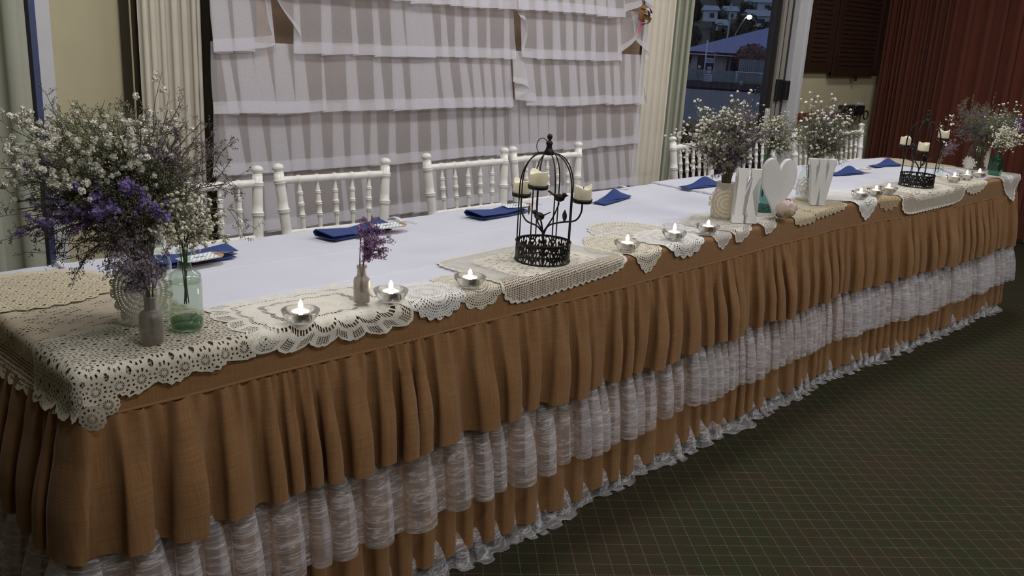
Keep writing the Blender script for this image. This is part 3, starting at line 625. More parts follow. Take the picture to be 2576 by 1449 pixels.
doily(.11, .235, .215, .27, .05, 'rect', 40, .008, cr['beige'], 'large beige crochet cloth hanging over the end of the table under the jar', .003, .002, 2.)
cd = doily(.155, .075, .245, .125, .07, 'rect', 18, .016, cr['corner'], 'off-white crochet cloth with flower motifs hanging at the table corner', .0085, .002, 3., pico=.006)
doily(.535, .077, .215, .125, -.03, 'rect', 16, .016, cr['border'], 'white cloth with scalloped lace border under the first two tealights', .0095, .0025, 4., pico=.003)
doily(.825, .032, .095, .085, 0, 'ellipse', 18, .009, cr['white'], 'small bright white round doily between the lace bordered and cream ones', .0075, .001, 5.)
doily(.965, .042, .095, .095, 0, 'ellipse', 14, .009, cr['rcream'], 'small cream round doily under the tealight beside the birdcage before the letter K', .0035, .001, 6.)
doily(1.29, .112, .265, .165, .06, 'rect', 62, .007, cr['ivory'], 'wide ivory net doily spread under the birdcage before the letter K', .006, .0012, 7.)
doily(1.86, .20, .16, .145, .1, 'ellipse', 22, .008, cr['iround'], 'flat ivory round doily lying behind the three tealights', .0025, .001, 8.)
doily(1.66, .085, .115, .12, .75, 'rect', 30, .006, cr['rcream'], 'cream square doily with one corner hanging beside the ivory net doily', .0055, .001, 9.)
doily(1.87, .060, .13, .105, .0, 'ellipse', 16, .010, cr['white'], 'white scalloped doily hanging under the middle tealight before the letter K', .0085, .001, 10.)
doily(2.09, .090, .105, .11, .7, 'rect', 26, .007, cr['whitef'], 'white pointed doily hanging under the tealight next to the letter K', .0055, .0015, 11.)
doily(2.25, .105, .135, .115, .4, 'rect', 24, .006, cr['plainw'], 'off-white cloth lying under the letter K', .0085, .001, 12.)
doily(2.45, .115, .14, .115, .45, 'rect', 24, .006, cr['plainw'], 'off-white cloth lying under the heart and the pink flower', .011, .001, 13.)
doily(2.83, .075, .235, .105, .04, 'rect', 34, .012, cr['tanl'], 'ecru fringed lace doily in front of the letter W', .006, .002, 14.)
doily(3.22, .110, .15, .145, .75, 'rect', 30, .007, cr['white'], 'white square doily with a hanging corner under the tealights past the letter W', .0085, .001, 15.)
doily(3.40, .045, .105, .10, 0, 'ellipse', 16, .012, cr['tan'], 'tan open lace doily tucked beside the birdcage past the letter W', .0045, .001, 16.)
doily(3.82, .072, .335, .155, .02, 'rect', 66, .007, cr['ivory'], 'wide ivory net doily spread under the birdcage past the letter W', .0085, .001, 17.)
doily(4.30, .068, .20, .12, 0, 'ellipse', 20, .010, cr['rcream'], 'cream oval doily under the last three tealights', .0060, .001, 18.)
doily(4.76, .115, .17, .20, .72, 'rect', 40, .008, cr['whitef'], 'white net doily hanging over the far table corner under the green bottle', .0090, .001, 19.)
doily(4.83, .50, .19, .19, 0, 'ellipse', 26, .010, cr['tanl'], 'ecru lace doily at the far back corner of the table', .004, .001, 20.)
for (x, y, z, r, az) in [(.004, -.034, .672, .024, -2.2), (.034, -.030, .690, .021, -1.75)]:       # crochet rosettes dangling from the corner
    ca, sa = math.cos(az), math.sin(az); vs = []; uv = []; uv2 = []; nu, nv = 64, 8
    for j in range(nv+1):
        for i in range(nu):
            th = 2*PI*i/nu; q = max(.02, j/nv)*(1+.10*(abs(math.sin(th*6))-.5)); lx, lz = r*q*math.cos(th), r*q*math.sin(th)
            vs.append((x-sa*lx+ca*.004*(1-q), y+ca*lx+sa*.004*(1-q), z+lz)); uv.append((lx+.021, lz+.021)); uv2.append((min(.96, q), i/nu))
    mb = MB(); mb.add(vs, [(j*nu+i, j*nu+(i+1) % nu, (j+1)*nu+(i+1) % nu, (j+1)*nu+i) for j in range(nv) for i in range(nu)], uv); mb.uv2 = uv2; mb.build('rosette', cr['corner'], cd)
# ------------------------------------------------------------------ chairs
def bead_prof(L_, r, beads, bw=.006, br=.0045, top=False):
    zs = {0., L_}
    for b in beads:
        for q in (-1.4, -1, -.5, 0, .5, 1, 1.4): zs.add(min(L_, max(0, b+q*bw)))
    zs |= {L_*i/10 for i in range(11)}
    out = []
    for z in sorted(zs):
        rr = r(z) if callable(r) else r
        for b in beads:
            q = abs(z-b)/bw
            if q < 1.35: rr += br*max(0, (1-(q-.62)**2*2.6)) * (1 if q < 1.2 else .3)
        out.append((rr, z))
    return out
def make_chair():
    e = empty('chiavari_chair', (0, 0, 0)); W_ = .165; m = M['chairwhite']
    hw = lambda z: W_+.035*(z-.448)/.449           # the back flares out towards the top
    yy = lambda z: .055*(z-.448)/.449
    for sx in (-1, 1):
        p = MB(); x = sx*W_; xt = sx*hw(.897)
        p.lathe(bead_prof(.455, lambda z: lerp(.012, .0165, z/.455), [.12, .30], .006), 14, (sx*.19, .07, 0), (x, .0, .45), True)
        p.lathe(bead_prof(.452, .0165, [.03, .235, .33, .425], .006), 16, (x, 0, .448), (xt, .055, .897), False)
        d_ = Vector((xt-x, .055, .449)).normalized(); b0 = Vector((x, 0, .448))+d_*.452
        p.lathe([(.0165, 0), (.0165, .004), (.012, .006), (.012, .009), (.0185, .013), (.0195, .019), (.0165, .026), (.008, .031), (0, .032)], 16, b0, b0+d_)
        p.build('back_post', m, e)
        f = MB(); f.lathe(bead_prof(.44, lambda z: lerp(.0115, .0165, z/.44), [.14, .32, .42], .006), 14, (sx*.19, -.39, 0), (sx*.185, -.37, .44), True); f.build('front_leg', m, e)
        MB().tube([(sx*.18, .035, .20), (sx*.188, -.385, .20)], .009, 8).build('stretcher', m, e); MB().tube([(sx*.172, .02, .32), (sx*.186, -.38, .32)], .009, 8).build('stretcher', m, e)
    def rail(z, r):
        h = hw(z); p = MB(); p.lathe(bead_prof(h*2, r, [h*2*(i+1)/6 for i in range(5)], .005, .003), 12, (-h, yy(z), z), (h, yy(z), z)); return p.build('back_rail', m, e)
    rail(.872, .0125); rail(.700, .0105); rail(.52, .0105)
    for i in range(5):
        z0, z1 = .706, .866; k = -1+2*(i+1)/6
        MB().lathe(bead_prof(.161, lambda z: .0046+.0042*math.sin(PI*min(1, max(0, z/.161)))**.6, [.048, .085, .122], .0045, .0032), 10, (k*hw(z0), yy(z0), z0), (k*hw(z1), yy(z1), z1)).build('spindle', m, e)
    bevel(MB().box((0, -.185, .445), (.40, .40, .03)).build('seat', m, e, False), .01)
    bevel(MB().box((0, -.185, .475), (.37, .37, .03)).build('cushion', M['ivory'], e, False), .012, 3)
    MB().tube([(-.187, -.385, .25), (.187, -.385, .25)], .009, 8).build('stretcher', m, e); MB().tube([(-.176, .03, .25), (.176, .03, .25)], .009, 8).build('stretcher', m, e)
    return e
ch0 = make_chair()
chs = [(.715, .925, 0, 'white spindle-back chair by the ivory curtain, behind the green apothecary bottle'), (1.19, .915, -.10, 'white spindle-back chair turned slightly, second from the ivory curtain'),
       (1.815, .935, .0, 'white spindle-back chair before the middle of the ruffled backdrop'), (2.275, .945, .0, 'white spindle-back chair behind the birdcage before the letter K'),
       (3.33, .93, .10, 'white spindle-back chair in front of the sage curtain'), (3.925, .93, 0, 'white spindle-back chair behind the letter K bouquet and the heart'),
       (4.485, .90, 0, 'white spindle-back chair behind the bouquet at the letter W'), (4.935, .90, 0, 'white spindle-back chair at the end of the row below the power box')]
for i, (x, y, rz, lab) in enumerate(chs):
    c = ch0 if i == 0 else copy_tree(ch0)
    c.location = (x, y, 0); c.rotation_euler = (0, 0, rz); tag(c, lab, 'chair', 'white chairs along the back of the table')
# ------------------------------------------------------------------ ruffled chiffon backdrop
scr = empty('backing_screen', (2.4, 1.70, 0), 0, 'brown cloth screen standing behind the white ruffled backdrop', 'screen')
MB().grid(60, 10, lambda u, v: (lerp(-1.24, 1.355, u), .006*vn(u*30, 2.), lerp(.02, 2.3, v))).build('cloth', M['backing'], scr)
for x in (-1.2, 1.32): MB().box((x, .03, 1.16), (.03, .03, 2.3)).build('post', M['tan'], scr, False)
MB().box((-1.05, -.006, 1.80), (.05, .02, 1.0)).build('slat', M['tan'], scr, False)
MB().box((0, .03, 2.3), (2.6, .03, .03)).build('rail', M['tan'], scr, False)
def chiffon(name, xa, xb, hems, label, seed, lifts, y0=1.615):
    e = empty(name, ((xa+xb)/2, y0, 0), 0, label, 'backdrop', 'sheer ruffled backdrop curtains'); cx = (xa+xb)/2; nt = len(hems)
    for k, zh in enumerate(hems):
        zt = zh+.262; L_ = xb-xa; n = int(L_/.004); sd = seed+k*3.3; ph = [0.]
        for i in range(1, n+1): s = i*.004; ph.append(ph[-1]+2*PI*.004/max(.05, .100*(1+.5*vn(s*7, sd)+.35*vn(s*17, sd+1))))
        rows = 16
        def pos(i, h, hem=False):
            s = i*.004; a = (.0175+.003*h)*(.95+.45*vn(s*5, sd+2)); p_ = ph[i]+1.9*vn(s*2.9, sd+3)*h
            lat = 2.75*a*math.sin(p_)+.35*a*math.sin(2*p_)
            z0 = zh+.008*vn(s*5, sd+4)+.003*vn(s*19, sd)+.004*math.sin(ph[i]+1.)
            wob = 0.
            for (tk, s0, w, lf, dr) in lifts:
                if tk == k: 
                    q = abs(s-s0)/w; g = lf*math.exp(-q**1.4); z0 += g; wob += g*(-.06 if s < s0 else .06)*dr
            tilt = .012*(k % 2)*h
            z = lerp(zt, z0, h); out = .012+.030*h+.7*a*(.5+.5*math.cos(p_))+tilt-(.0012 if hem else 0)
            edge = (-.010+.018*vn(z*6, sd))*h if i < 3 or i > n-3 else 0
            return (xa-cx+s+lat*(1 if 2 < i < n-2 else .3)+edge+wob*h, -out, z)
        mb = MB(); mb.grid(n, rows, lambda u, v: pos(int(round(u*n)), v), lambda u, v: (u*L_, v*.26)); o = mb.build('ruffle_tier', M['chiffon'], e)
        hb = MB(); hb.grid(n, 4, lambda u, v: pos(int(round(u*n)), .83+.17*v, True), lambda u, v: (u*L_, v*.05)); hb.build('hem', M['chiffon_hem'], o)
    return e
H5 = [1.695, 1.47, 1.245, 1.02, .79, .56, .33, .10]
chiffon('chiffon_backdrop', 1.085, 2.625, H5, 'wide sheer white ruffled backdrop behind the first four chairs', 2.2, [(2, .264, .040, .26, .6)])
chiffon('chiffon_backdrop', 2.615, 3.66, H5, 'narrower sheer white ruffled backdrop next to the ivory curtain', 31.7, [(2, .0, .05, .20, 1.), (3, .0, .06, .12, 1), (2, .92, .05, .24, 1.), (1, .93, .06, .12, 1)], 1.61)
# burlap rose with ribbon
e = empty('burlap_rose', (3.555, 1.545, 1.485), 0, 'small rolled burlap rose with a pink ribbon pinned on the backdrop', 'rose'); rg = random.Random(3)
for k in range(9):
    a0 = k*2.4; r = .010+.0042*k
    MB().grid(8, 4, lambda u, v: (r*(1+.3*v)*math.cos(a0+u*1.9)+0, -.02+.025*v-.002*k, r*(1+.25*v)*math.sin(a0+u*1.9)+.006*math.sin(u*PI)*v), lambda u, v: (u*.05, v*.03)).build('petal', M['burlap'], e)
M['ribbon'] = plain('pink_ribbon', (.55, .12, .20), .6)
MB().grid(4, 8, lambda u, v: (-.028+.022*(u-.5)+.004*math.sin(v*5), -.012, -.018-.07*v), None).build('ribbon', M['ribbon'], e)
# ------------------------------------------------------------------ tealights
def lathe_solid(prof, seg=32): return MB().lathe(prof, seg)
bowl = lathe_solid([(0, 0), (.019, 0), (.024, .002), (.032, .010), (.038, .020), (.0405, .0265), (.0405, .028), (.0385, .0285), (.030, .0275), (.0225, .0265), (.0215, .025), (.021, .012), (.0195, .010), (0, .010)], 40).mesh('bowl', M['glass'])
cup = lathe_solid([(0, 0), (.0182, 0), (.0192, .001), (.0195, .0150), (.0199, .0152), (.0190, .0150), (.0188, .013)], 28).mesh('cup', M['alu'])
wax = lathe_solid([(.0188, .0125), (.012, .0118), (.004, .0115), (0, .0116)], 28).mesh('wax', M['waxw'])
wick = MB().tube([(0, 0, .011), (.0004, 0, .018)], .0006, 5).mesh('wick', M['ink'])
flame = MB().lathe([(0, .0165), (.0030, .0180), (.0048, .0215), (.0052, .0250), (.0042, .0295), (.0020, .0335), (0, .0355)], 12).mesh('flame', M['flame'])
def tealight(x, y, zoff, where, fl=1.):
    z = ztop(x)+zoff
    e = empty('tealight_holder', (x, y, z), 0, 'clear round glass tealight bowl '+where, 'candle holder', 'glass tealight bowls along the table front'); link('bowl', bowl, e)
    c = empty('tealight', (x, y, z+.0102), 0, 'lit white tealight candle in glass bowl '+where, 'candle', 'lit tealights along the table front')
    link('cup', cup, c); link('wax', wax, c); link('wick', wick, c); f = link('flame', flame, c); f.scale = (1, 1, fl); f.location = (0, 0, .0165*(1-fl))
off = Vector((.0135, .0132))
for (x, y, zo, wh, fl) in [(.432, -.030, .0150, 'nearest the green apothecary bottle', 1.25), (.680, -.016, .0150, 'beside the small frosted vial', 1.25), (.933, -.008, .0070, 'on the small cream round doily', 1.),
        (1.591, .014, .0085, 'on the cream square doily', 1.25), (1.838, .018, .0115, 'on the white scalloped doily, middle of three', 1.4), (2.022, .013, .0115, 'next to the letter K', 1.),
        (3.198, .032, .0115, 'in the row just past the letter W', 1.), (3.337, .028, .0115, 'in the row just past the letter W', 1.), (3.461, .026, .0115, 'in the row just past the letter W', 1.),
        (4.178, .006, .0115, 'in the last row before the green bottle', 1.1), (4.347, .006, .0095, 'in the last row before the green bottle', 1.1), (4.483, -.008, .0120, 'in the last row before the green bottle', 1.1)]:
    tealight(x+off.x, y+off.y, zo, wh, fl)
def crom(pts, n=5):
    P = [Vector(p) for p in pts]; P = [P[0]*2-P[1]]+P+[P[-1]*2-P[-2]]; out = []
    for i in range(1, len(P)-2):
        for k in range(n):
            t_ = k/n; a, b, c, d_ = P[i-1:i+3]; out.append(.5*((2*b)+(c-a)*t_+(2*a-5*b+4*c-d_)*t_*t_+(3*b-a-3*c+d_)*t_**3))
    return out+[P[-2]]
# ------------------------------------------------------------------ birdcages
def birdcage(loc, rz, label):
    e = empty('birdcage', loc, rz, label, 'birdcage'); I = M['iron']; R_ = .0775; H_ = .055; rg = random.Random(7)
    def metal(u, v):
        if v < .07 or v > .93: return True
        a = (u*8) % 1; uu = abs(a-.5)*2; q = abs(v-.5)*2
        w = math.sin(8.5*uu+3.2*math.sin(4.6*v+.5))*math.sin(9*v+2.6*math.cos(6*uu)); w2 = math.cos(12*uu)*math.cos(11*v+uu*4)
        return w+.55*w2 > -.22 or abs(math.hypot((uu)*.8, (v-.52)*1.1)-.30) < .045
    nu, nv = 520, 44; b = MB(); vs = [(R_*math.cos(2*PI*i/nu), R_*math.sin(2*PI*i/nu), H_*j/nv) for j in range(nv+1) for i in range(nu)]
    fs = [(j*nu+i, j*nu+(i+1) % nu, (j+1)*nu+(i+1) % nu, (j+1)*nu+i) for j in range(nv) for i in range(nu) if metal((i+.5)/nu, (j+.5)/nv)]
    b.add(vs, fs); o = b.build('filigree_band', I, e, False); m_ = o.modifiers.new('s', 'SOLIDIFY'); m_.thickness = .0014
    for z in (.0015, .055): MB().tube([(R_*math.cos(2*PI*i/48), R_*math.sin(2*PI*i/48), z) for i in range(49)], .0024, 6).build('rim', I, e)
    bs = MB(); bs.tube([(-.076, 0, .0035), (.076, 0, .0035)], .0025, 5); bs.tube([(0, -.076, .0035), (0, .076, .0035)], .0025, 5); bs.build('base_cross', I, e)
    for k in range(8):
        a = 2*PI*(k+.35)/8; pts = [(R_*math.cos(a), R_*math.sin(a), .04+.165*i/6) for i in range(7)]
        for i in range(1, 13):
            q = i/12*PI/2; r = .010+(R_-.010)*math.cos(q)**.9 if i < 12 else .010; pts.append((r*math.cos(a), r*math.sin(a), .205+.098*math.sin(q)))
        MB().tube(pts, .0019, 6).build('wire', I, e)
    MB().lathe([(.014, .298), (.0165, .302), (.010, .312), (.007, .322), (.010, .330), (.006, .336), (.003, .338), (.006, .341), (.0075, .347), (.006, .353), (0, .356)], 18).build('finial', I, e)
    MB().tube([(-.019+.017*math.cos(a)*.9, .006*math.sin(a), .321+.021*math.sin(a)) for a in [2*PI*i/24 for i in range(25)]], .0012, 6).build('hanging_ring', I, e)
    # branches: local x = to the right of the viewer standing at the table corner
    stem = [(0, 0, .004), (.002, .002, .05), (-.004, 0, .085)]
    MB().tube(stem, .0032, 7).build('branch', I, e)
    cups = [(-.026, -.095, .218), (-.068, .075, .165), (.102, .0, .170)]
    mids = [[(-.004, 0, .085), (-.012, -.02, .12), (-.022, -.06, .135), (-.026, -.09, .17), (-.026, -.095, .212)], [(-.004, 0, .08), (-.02, .01, .095), (-.05, .05, .10), (-.066, .073, .125), (-.068, .075, .160)], [(-.002, 0, .07), (.012, 0, .10), (.05, 0, .112), (.085, 0, .118), (.10, 0, .14), (.102, 0, .165)]]
    for cp, md in zip(cups, mids):
        MB().tube(crom(md), .0026, 7).build('branch', I, e)
        MB().lathe([(0, 0), (.026, 0), (.0275, .001), (.0275, .0115), (.0265, .0115), (.026, .002), (0, .002)], 28, cp).build('candle_cup', I, e)
    def bird(p, yaw, s=1.):
        b = MB(); mt = Matrix.Translation(p) @ Matrix.Rotation(yaw, 4, 'Z') @ Matrix.Scale(s, 4)
        q = MB(); q.ball((0, 0, 0), .012, 2, 0, None, (1.35, .85, .95)); q.ball((.014, 0, .009), .0075, 2); q.lathe([(.003, 0), (.0002, .007)], 6, (.020, 0, .009), (.03, 0, .008))
        q.add([(-.010, -.005, .004), (-.010, .005, .004), (-.034, .006, .017), (-.034, -.006, .017), (-.010, -.005, 0), (-.010, .005, 0), (-.034, .006, .015), (-.034, -.006, .015)], [(0, 1, 2, 3), (7, 6, 5, 4), (0, 4, 5, 1), (1, 5, 6, 2), (2, 6, 7, 3), (3, 7, 4, 0)])
        q.v = [tuple(mt @ Vector(v)) for v in q.v]; q.build('bird', I, e)
    MB().tube(crom([(-.004, 0, .085), (-.018, -.01, .108), (-.020, -.012, .118)]), .0022, 6).build('branch', I, e); bird((-.016, -.014, .128), 2.6)
    MB().tube(crom([(-.002, 0, .08), (.022, .01, .12), (.036, .015, .155), (.037, .015, .165)]), .0022, 6).build('branch', I, e); bird((.038, .012, .178), -.4)
    for (p, a, b_) in [((-.045, .03, .135), 1.2, .7), ((.055, -.01, .13), -1., .9)]:
        lf = MB(); lf.grid(6, 4, lambda u, v: (p[0]+(v-.5)*.022*math.sin(PI*min(1, u+.02))*math.cos(a), p[1]+(v-.5)*.022*math.sin(PI*min(1, u+.02))*math.sin(a), p[2]+.04*(u-.5)*b_+.004*abs(v-.5))); o = lf.build('leaf', I, e); m_ = o.modifiers.new('s', 'SOLIDIFY'); m_.thickness = .001
    return e, cups
def pillar(loc, label, group):
    e = empty('pillar_candle', loc, random.Random(str(loc)).uniform(0, 6), label, 'candle', group); n = 28
    p = [(0, .0), (.0235, 0), (.0245, .002), (.0245, .030), (.0242, .041), (.0232, .0435), (.0215, .041), (.017, .037), (0, .036)]
    mb = MB(); vs = []
    for i, (r, z) in enumerate(p):
        for k in range(n):
            an = 2*PI*k/n; dz = (.0045*math.sin(2*an+.6)+.002*math.sin(3*an)) if 4 <= i <= 6 else 0; vs.append((r*math.cos(an), r*math.sin(an), z+dz))
    mb.add(vs, [(i*n+k, i*n+(k+1) % n, (i+1)*n+(k+1) % n, (i+1)*n+k) for i in range(len(p)-1) for k in range(n)]); mb.build('wax', M['wax'], e)
    MB().tube([(0, 0, .036), (.001, 0, .042)], .0018, 6).build('wick', M['ink'], e); return e
for (c, rz, lab, who) in [((1.300, .090, ZA+.0085), -.7946, 'black wire birdcage candle holder standing before the letter K', 'birdcage before the letter K'), ((3.857, .070, ZB+.0105), 1.24, 'black wire birdcage candle holder standing past the letter W', 'birdcage past the letter W')]:
    e, cups = birdcage(c, rz, lab); mt = Matrix.Translation(c) @ Matrix.Rotation(rz, 4, 'Z')
    for cp in cups: pillar(tuple(mt @ Vector((cp[0], cp[1], cp[2]+.0025))), 'short cream pillar candle with melted rim on the '+who, 'cream candles on the '+who)
# ------------------------------------------------------------------ letters and heart
def facing(loc, ang): return Matrix.Translation(loc) @ Matrix.Rotation(ang, 4, 'Z') @ Matrix.Rotation(PI/2, 4, 'X')
def poly_thing(name, polys, th, loc, ang, label, cat, bw=.0012):
    e = empty(name, loc, ang, label, cat)
    for nm, pl in polys:
        mb = MB(); mb.prism(pl, th, Matrix.Rotation(PI/2, 4, 'X')); o = mb.build(nm, M['letter'], e, False); bevel(o, bw, 2)
    return e
def union_poly(name, outline, th, loc, ang, label, cat):
    bm = bmesh.new(); vs = [bm.verts.new((x, 0, z)) for x, z in outline]; f = bm.faces.new(vs); bmesh.ops.triangulate(bm, faces=[f])
    r = bmesh.ops.extrude_face_region(bm, geom=bm.faces[:]); bmesh.ops.translate(bm, vec=(0, th, 0), verts=[g for g in r['geom'] if isinstance(g, bmesh.types.BMVert)])
    bmesh.ops.recalc_face_normals(bm, faces=bm.faces); me = bpy.data.meshes.new(name); bm.to_mesh(me); bm.free(); me.materials.append(M['letter'])
    o = link(name, me); o.location = loc; o.rotation_euler = (0, 0, ang); tag(o, label, cat); bevel(o, .0012, 2); return o
LA = math.radians(-43)
K_ = [(0, 0), (.048, 0), (.048, .030), (.041, .030), (.041, .100), (.064, .030), (.060, .030), (.060, 0), (.105, 0), (.105, .030), (.097, .030), (.072, .115), (.094, .170), (.103, .170), (.103, .200), (.062, .200), (.062, .170), (.067, .170), (.041, .118), (.041, .170), (.050, .170), (.050, .200), (0, .200), (0, .170), (.008, .170), (.008, .030), (0, .030)]
K_ = [((x-.0525)*.84, z*.97) for x, z in K_]
W__ = [(.036, 0), (.062, 0), (.0725, .100), (.083, 0), (.109, 0), (.134, .172), (.145, .172), (.145, .200), (.098, .200), (.098, .172), (.108, .172), (.098, .075), (.086, .172), (.092, .172), (.092, .200), (.053, .200), (.053, .172), (.059, .172), (.047, .075), (.037, .172), (.047, .172), (.047, .200), (0, .200), (0, .172), (.011, .172)]
W__ = [((x-.0725)*.76, z*.93) for x, z in W__]
HT = []
for i in range(64):
    t_ = 2*PI*i/64; x = 16*math.sin(t_)**3; z = 13*math.cos(t_)-5*math.cos(2*t_)-2*math.cos(3*t_)-math.cos(4*t_); HT.append((x*.0039, (z+17)*.0075))
union_poly('letter_k', K_, .021, (2.300, .048, ZA+.0115), LA, 'white wooden slab-serif letter K standing on the lace', 'letter')
union_poly('heart', HT[::-1], .032, (2.480, .030, ZA+.0145), LA, 'white wooden heart standing between the letters K and W', 'heart')
union_poly('letter_w', W__, .021, (2.885, .070, ZB+.0085), LA, 'white wooden slab-serif letter W standing past the heart', 'letter')
# pink peony lying before the heart
e = empty('peony', (2.520, .018, ZA+.0145), .4, 'pale pink artificial peony head lying in front of the white heart', 'flower'); rg = random.Random(9); ctr = Vector((0, 0, .043))
for k in range(34):
    lay = k/34; ax = Vector((math.cos(k*2.4), math.sin(k*2.4)*.9-.15, .75-1.25*lay)).normalized(); R2 = lerp(.022, .044, lay); u0 = ax.orthogonal().normalized(); v0 = ax.cross(u0); sp = lerp(.6, .8, lay)
    def fn(u, v):
        a, b = (u-.5)*2*sp, (v-.5)*2*sp; r = R2*(1+.10*(a*a+b*b)+.05*math.sin(u*9+k)*v+.05*math.sin(v*11+2*k)*u); d_ = (ax+u0*a+v0*b).normalized(); return tuple(ctr+d_*r)
    MB().grid(6, 6, fn).build('petal', M['peony'], e)
for ax in (Vector((-.75, -.45, -.35)), Vector((-.1, -.75, -.62))):
    ax.normalize(); u0 = ax.orthogonal().normalized(); v0 = ax.cross(u0)
    MB().grid(6, 6, lambda u, v: tuple(ctr+(ax+u0*(u-.5)*.62*math.sqrt(1-.8*(v-.5)**2)+v0*(v-.5)*.62*math.sqrt(1-.8*(u-.5)**2)).normalized()*.0462)).build('sepal', M['peonyg'], e)
MB().tube([(-.03, .0, .012), (-.055, .01, .004), (-.075, .012, .003)], .002, 6).build('stem', M['stem'], e)
MB().grid(6, 3, lambda u, v: (-.02-.055*u, .02+(v-.5)*.022*math.sin(PI*min(1, u+.1))+.02*u, .006+.006*math.sin(u*3))).build('leaf', M['peonyg'], e)
# ------------------------------------------------------------------ napkins, tags, cloth clips
def napkin_proto(kind):
    e = empty('napkin'); m = M['napkin']
    if kind == 0:      # long roll-edged wedge: two leaves joined by a rounded fold at the far edge
        o = MB().grid(26, 20, lambda u, v: wedge(u, v)).build('fold', m, e)
    else:
        o = MB().grid(24, 20, lambda u, v: tri(u, v)).build('fold', m, e)
    s = o.modifiers.new('s', 'SOLIDIFY'); s.thickness = .0016
    lay = MB().grid(12, 4, lambda u, v: ((u-.5)*.235, (-.045+.06*v)*(1-.15*abs(u-.5)), .0022+.001*math.sin(u*7))).build('lower_layer', m, e); s = lay.modifiers.new('s', 'SOLIDIFY'); s.thickness = .002
    return e
def wedge(u, v):       # u along x; v wraps from the top leaf over the fold to the lower leaf
    x = (u-.5)*.26; th = .006+.012*abs(u-.5)*2; w = .085*(1-.25*u)
    s = v*2
    if s < .9: y = lerp(-.5, .42, s/.9)*w; z = th*(.55+.5*s/.9)+.006
    elif s < 1.1: a = (s-.9)/.2*PI; y = w*.42+.010*math.sin(a); z = .004+th*(.5+.55*math.cos(a))+.002
    else: y = lerp(.42, -.42, (s-1.1)/.9)*w; z = .004
    return (x, y, z)
def tri(u, v):         # triangular leaf with a peaked ridge, wide at the right
    x = (u-.45)*.25; w = .10*(.12+.88*min(1, u*1.15))*(1 if u < .85 else 1-.25*(u-.85)/.15); y = (v-.5)*w; pk = .034*math.exp(-((u-.62)/.28)**2)
    return (x, y, .004+pk*(1-abs(v-.5)*2)**1.2)
def place_tag(x, y, z, rz, where, tilt=.10):
    g = empty('place_tag', (x, y, z), rz, 'brown card name tag with striped paper '+where, 'tag', 'striped name tags on the napkins'); g.rotation_euler = (tilt, 0, rz)
    MB().prism([(-.035, -.026), (.052, -.026), (.070, -.010), (.070, .010), (.052, .026), (-.035, .026)], .0008).build('card', M['kraft'], g, False)
    st = MB(); out = []
    for i in range(14): out.append((-.055+.008*i, -.022+(.0015 if i % 2 else 0)))
    for i in range(14): out.append((.049-.008*i, .022-(.0015 if i % 2 else 0)))
    st.prism(out, .0006, Matrix.Translation((0, 0, .0009))); st.build('striped_paper', M['stripe'], g, False)
    wr = MB(); wr.tube([(-.012+.030*i/24, .004*math.sin(i*1.3)*(1-i/40), .0019) for i in range(25)], .0006, 4); wr.build('handwriting', M['ink'], g)
    for s in (-1, 1): MB().tube([(.045, 0, .003), (.075, s*.006, .004), (.10, s*.012, -.002), (.115, s*.008, -.004)], .0007, 4).build('string', M['string'], g)
nps = [(.50, .615, .05, 0, 'lying by the green apothecary bottle'), (1.06, .655, .15, 0, 'behind the small frosted vial'), (1.66, .645, .10, 0, 'behind the birdcage before the letter K'), (2.25, .63, .25, 1, 'lying just before the cloth join'),
       (2.86, .625, -.05, 1, 'beyond the cloth join, behind the letter K'), (3.94, .475, -.15, 1, 'past the letter W bouquet'), (4.49, .51, -.15, 1, 'lying nearest the last chair')]
pr = {0: napkin_proto(0), 1: napkin_proto(1)}; used = set()
for (x, y, rz, k, wh) in nps:
    o = pr[k] if k not in used else copy_tree(pr[k]); used.add(k)
    o.location = (x, y, ztop(x)+.0045); o.rotation_euler = (0, 0, rz); tag(o, 'folded navy blue cloth napkin '+wh, 'napkin', 'navy napkins along the table')
for (x, y, rz, wh) in [(.505, .560, .14, 'leaning on the napkin by the green bottle'), (1.155, .620, .0, 'on the napkin behind the small frosted vial'), (1.76, .655, -.1, 'behind the birdcage before letter K'), (4.08, .45, -.3, 'beside the napkin past the letter W')]:
    place_tag(x, y, ztop(x)+.0235, rz, wh)
for (x, lab) in [(.225, 'white plastic cloth clip at the table end by the yellow wall'), (1.29, 'white plastic cloth clip between the second and third chairs'), (2.53, 'white plastic cloth clip near the cloth join'), (4.47, 'white plastic cloth clip at the far end of the table')]:
    y = yb(x); z = ztop(x); e = MB().grid(2, 12, lambda u, v: (x+(u-.5)*.014, *(lambda s: (y-.05+.064*min(1, s/.55), z+.005+.006*math.sin(min(1, s/.55)*PI)) if s < .55 else (y+.0165, z+.005-.06*(s-.55)/.45))(v))).build('cloth_clip', M['clip']); s = e.modifiers.new('s', 'SOLIDIFY'); s.thickness = .0025; s.offset = 1
    tag(e, lab, 'clip')
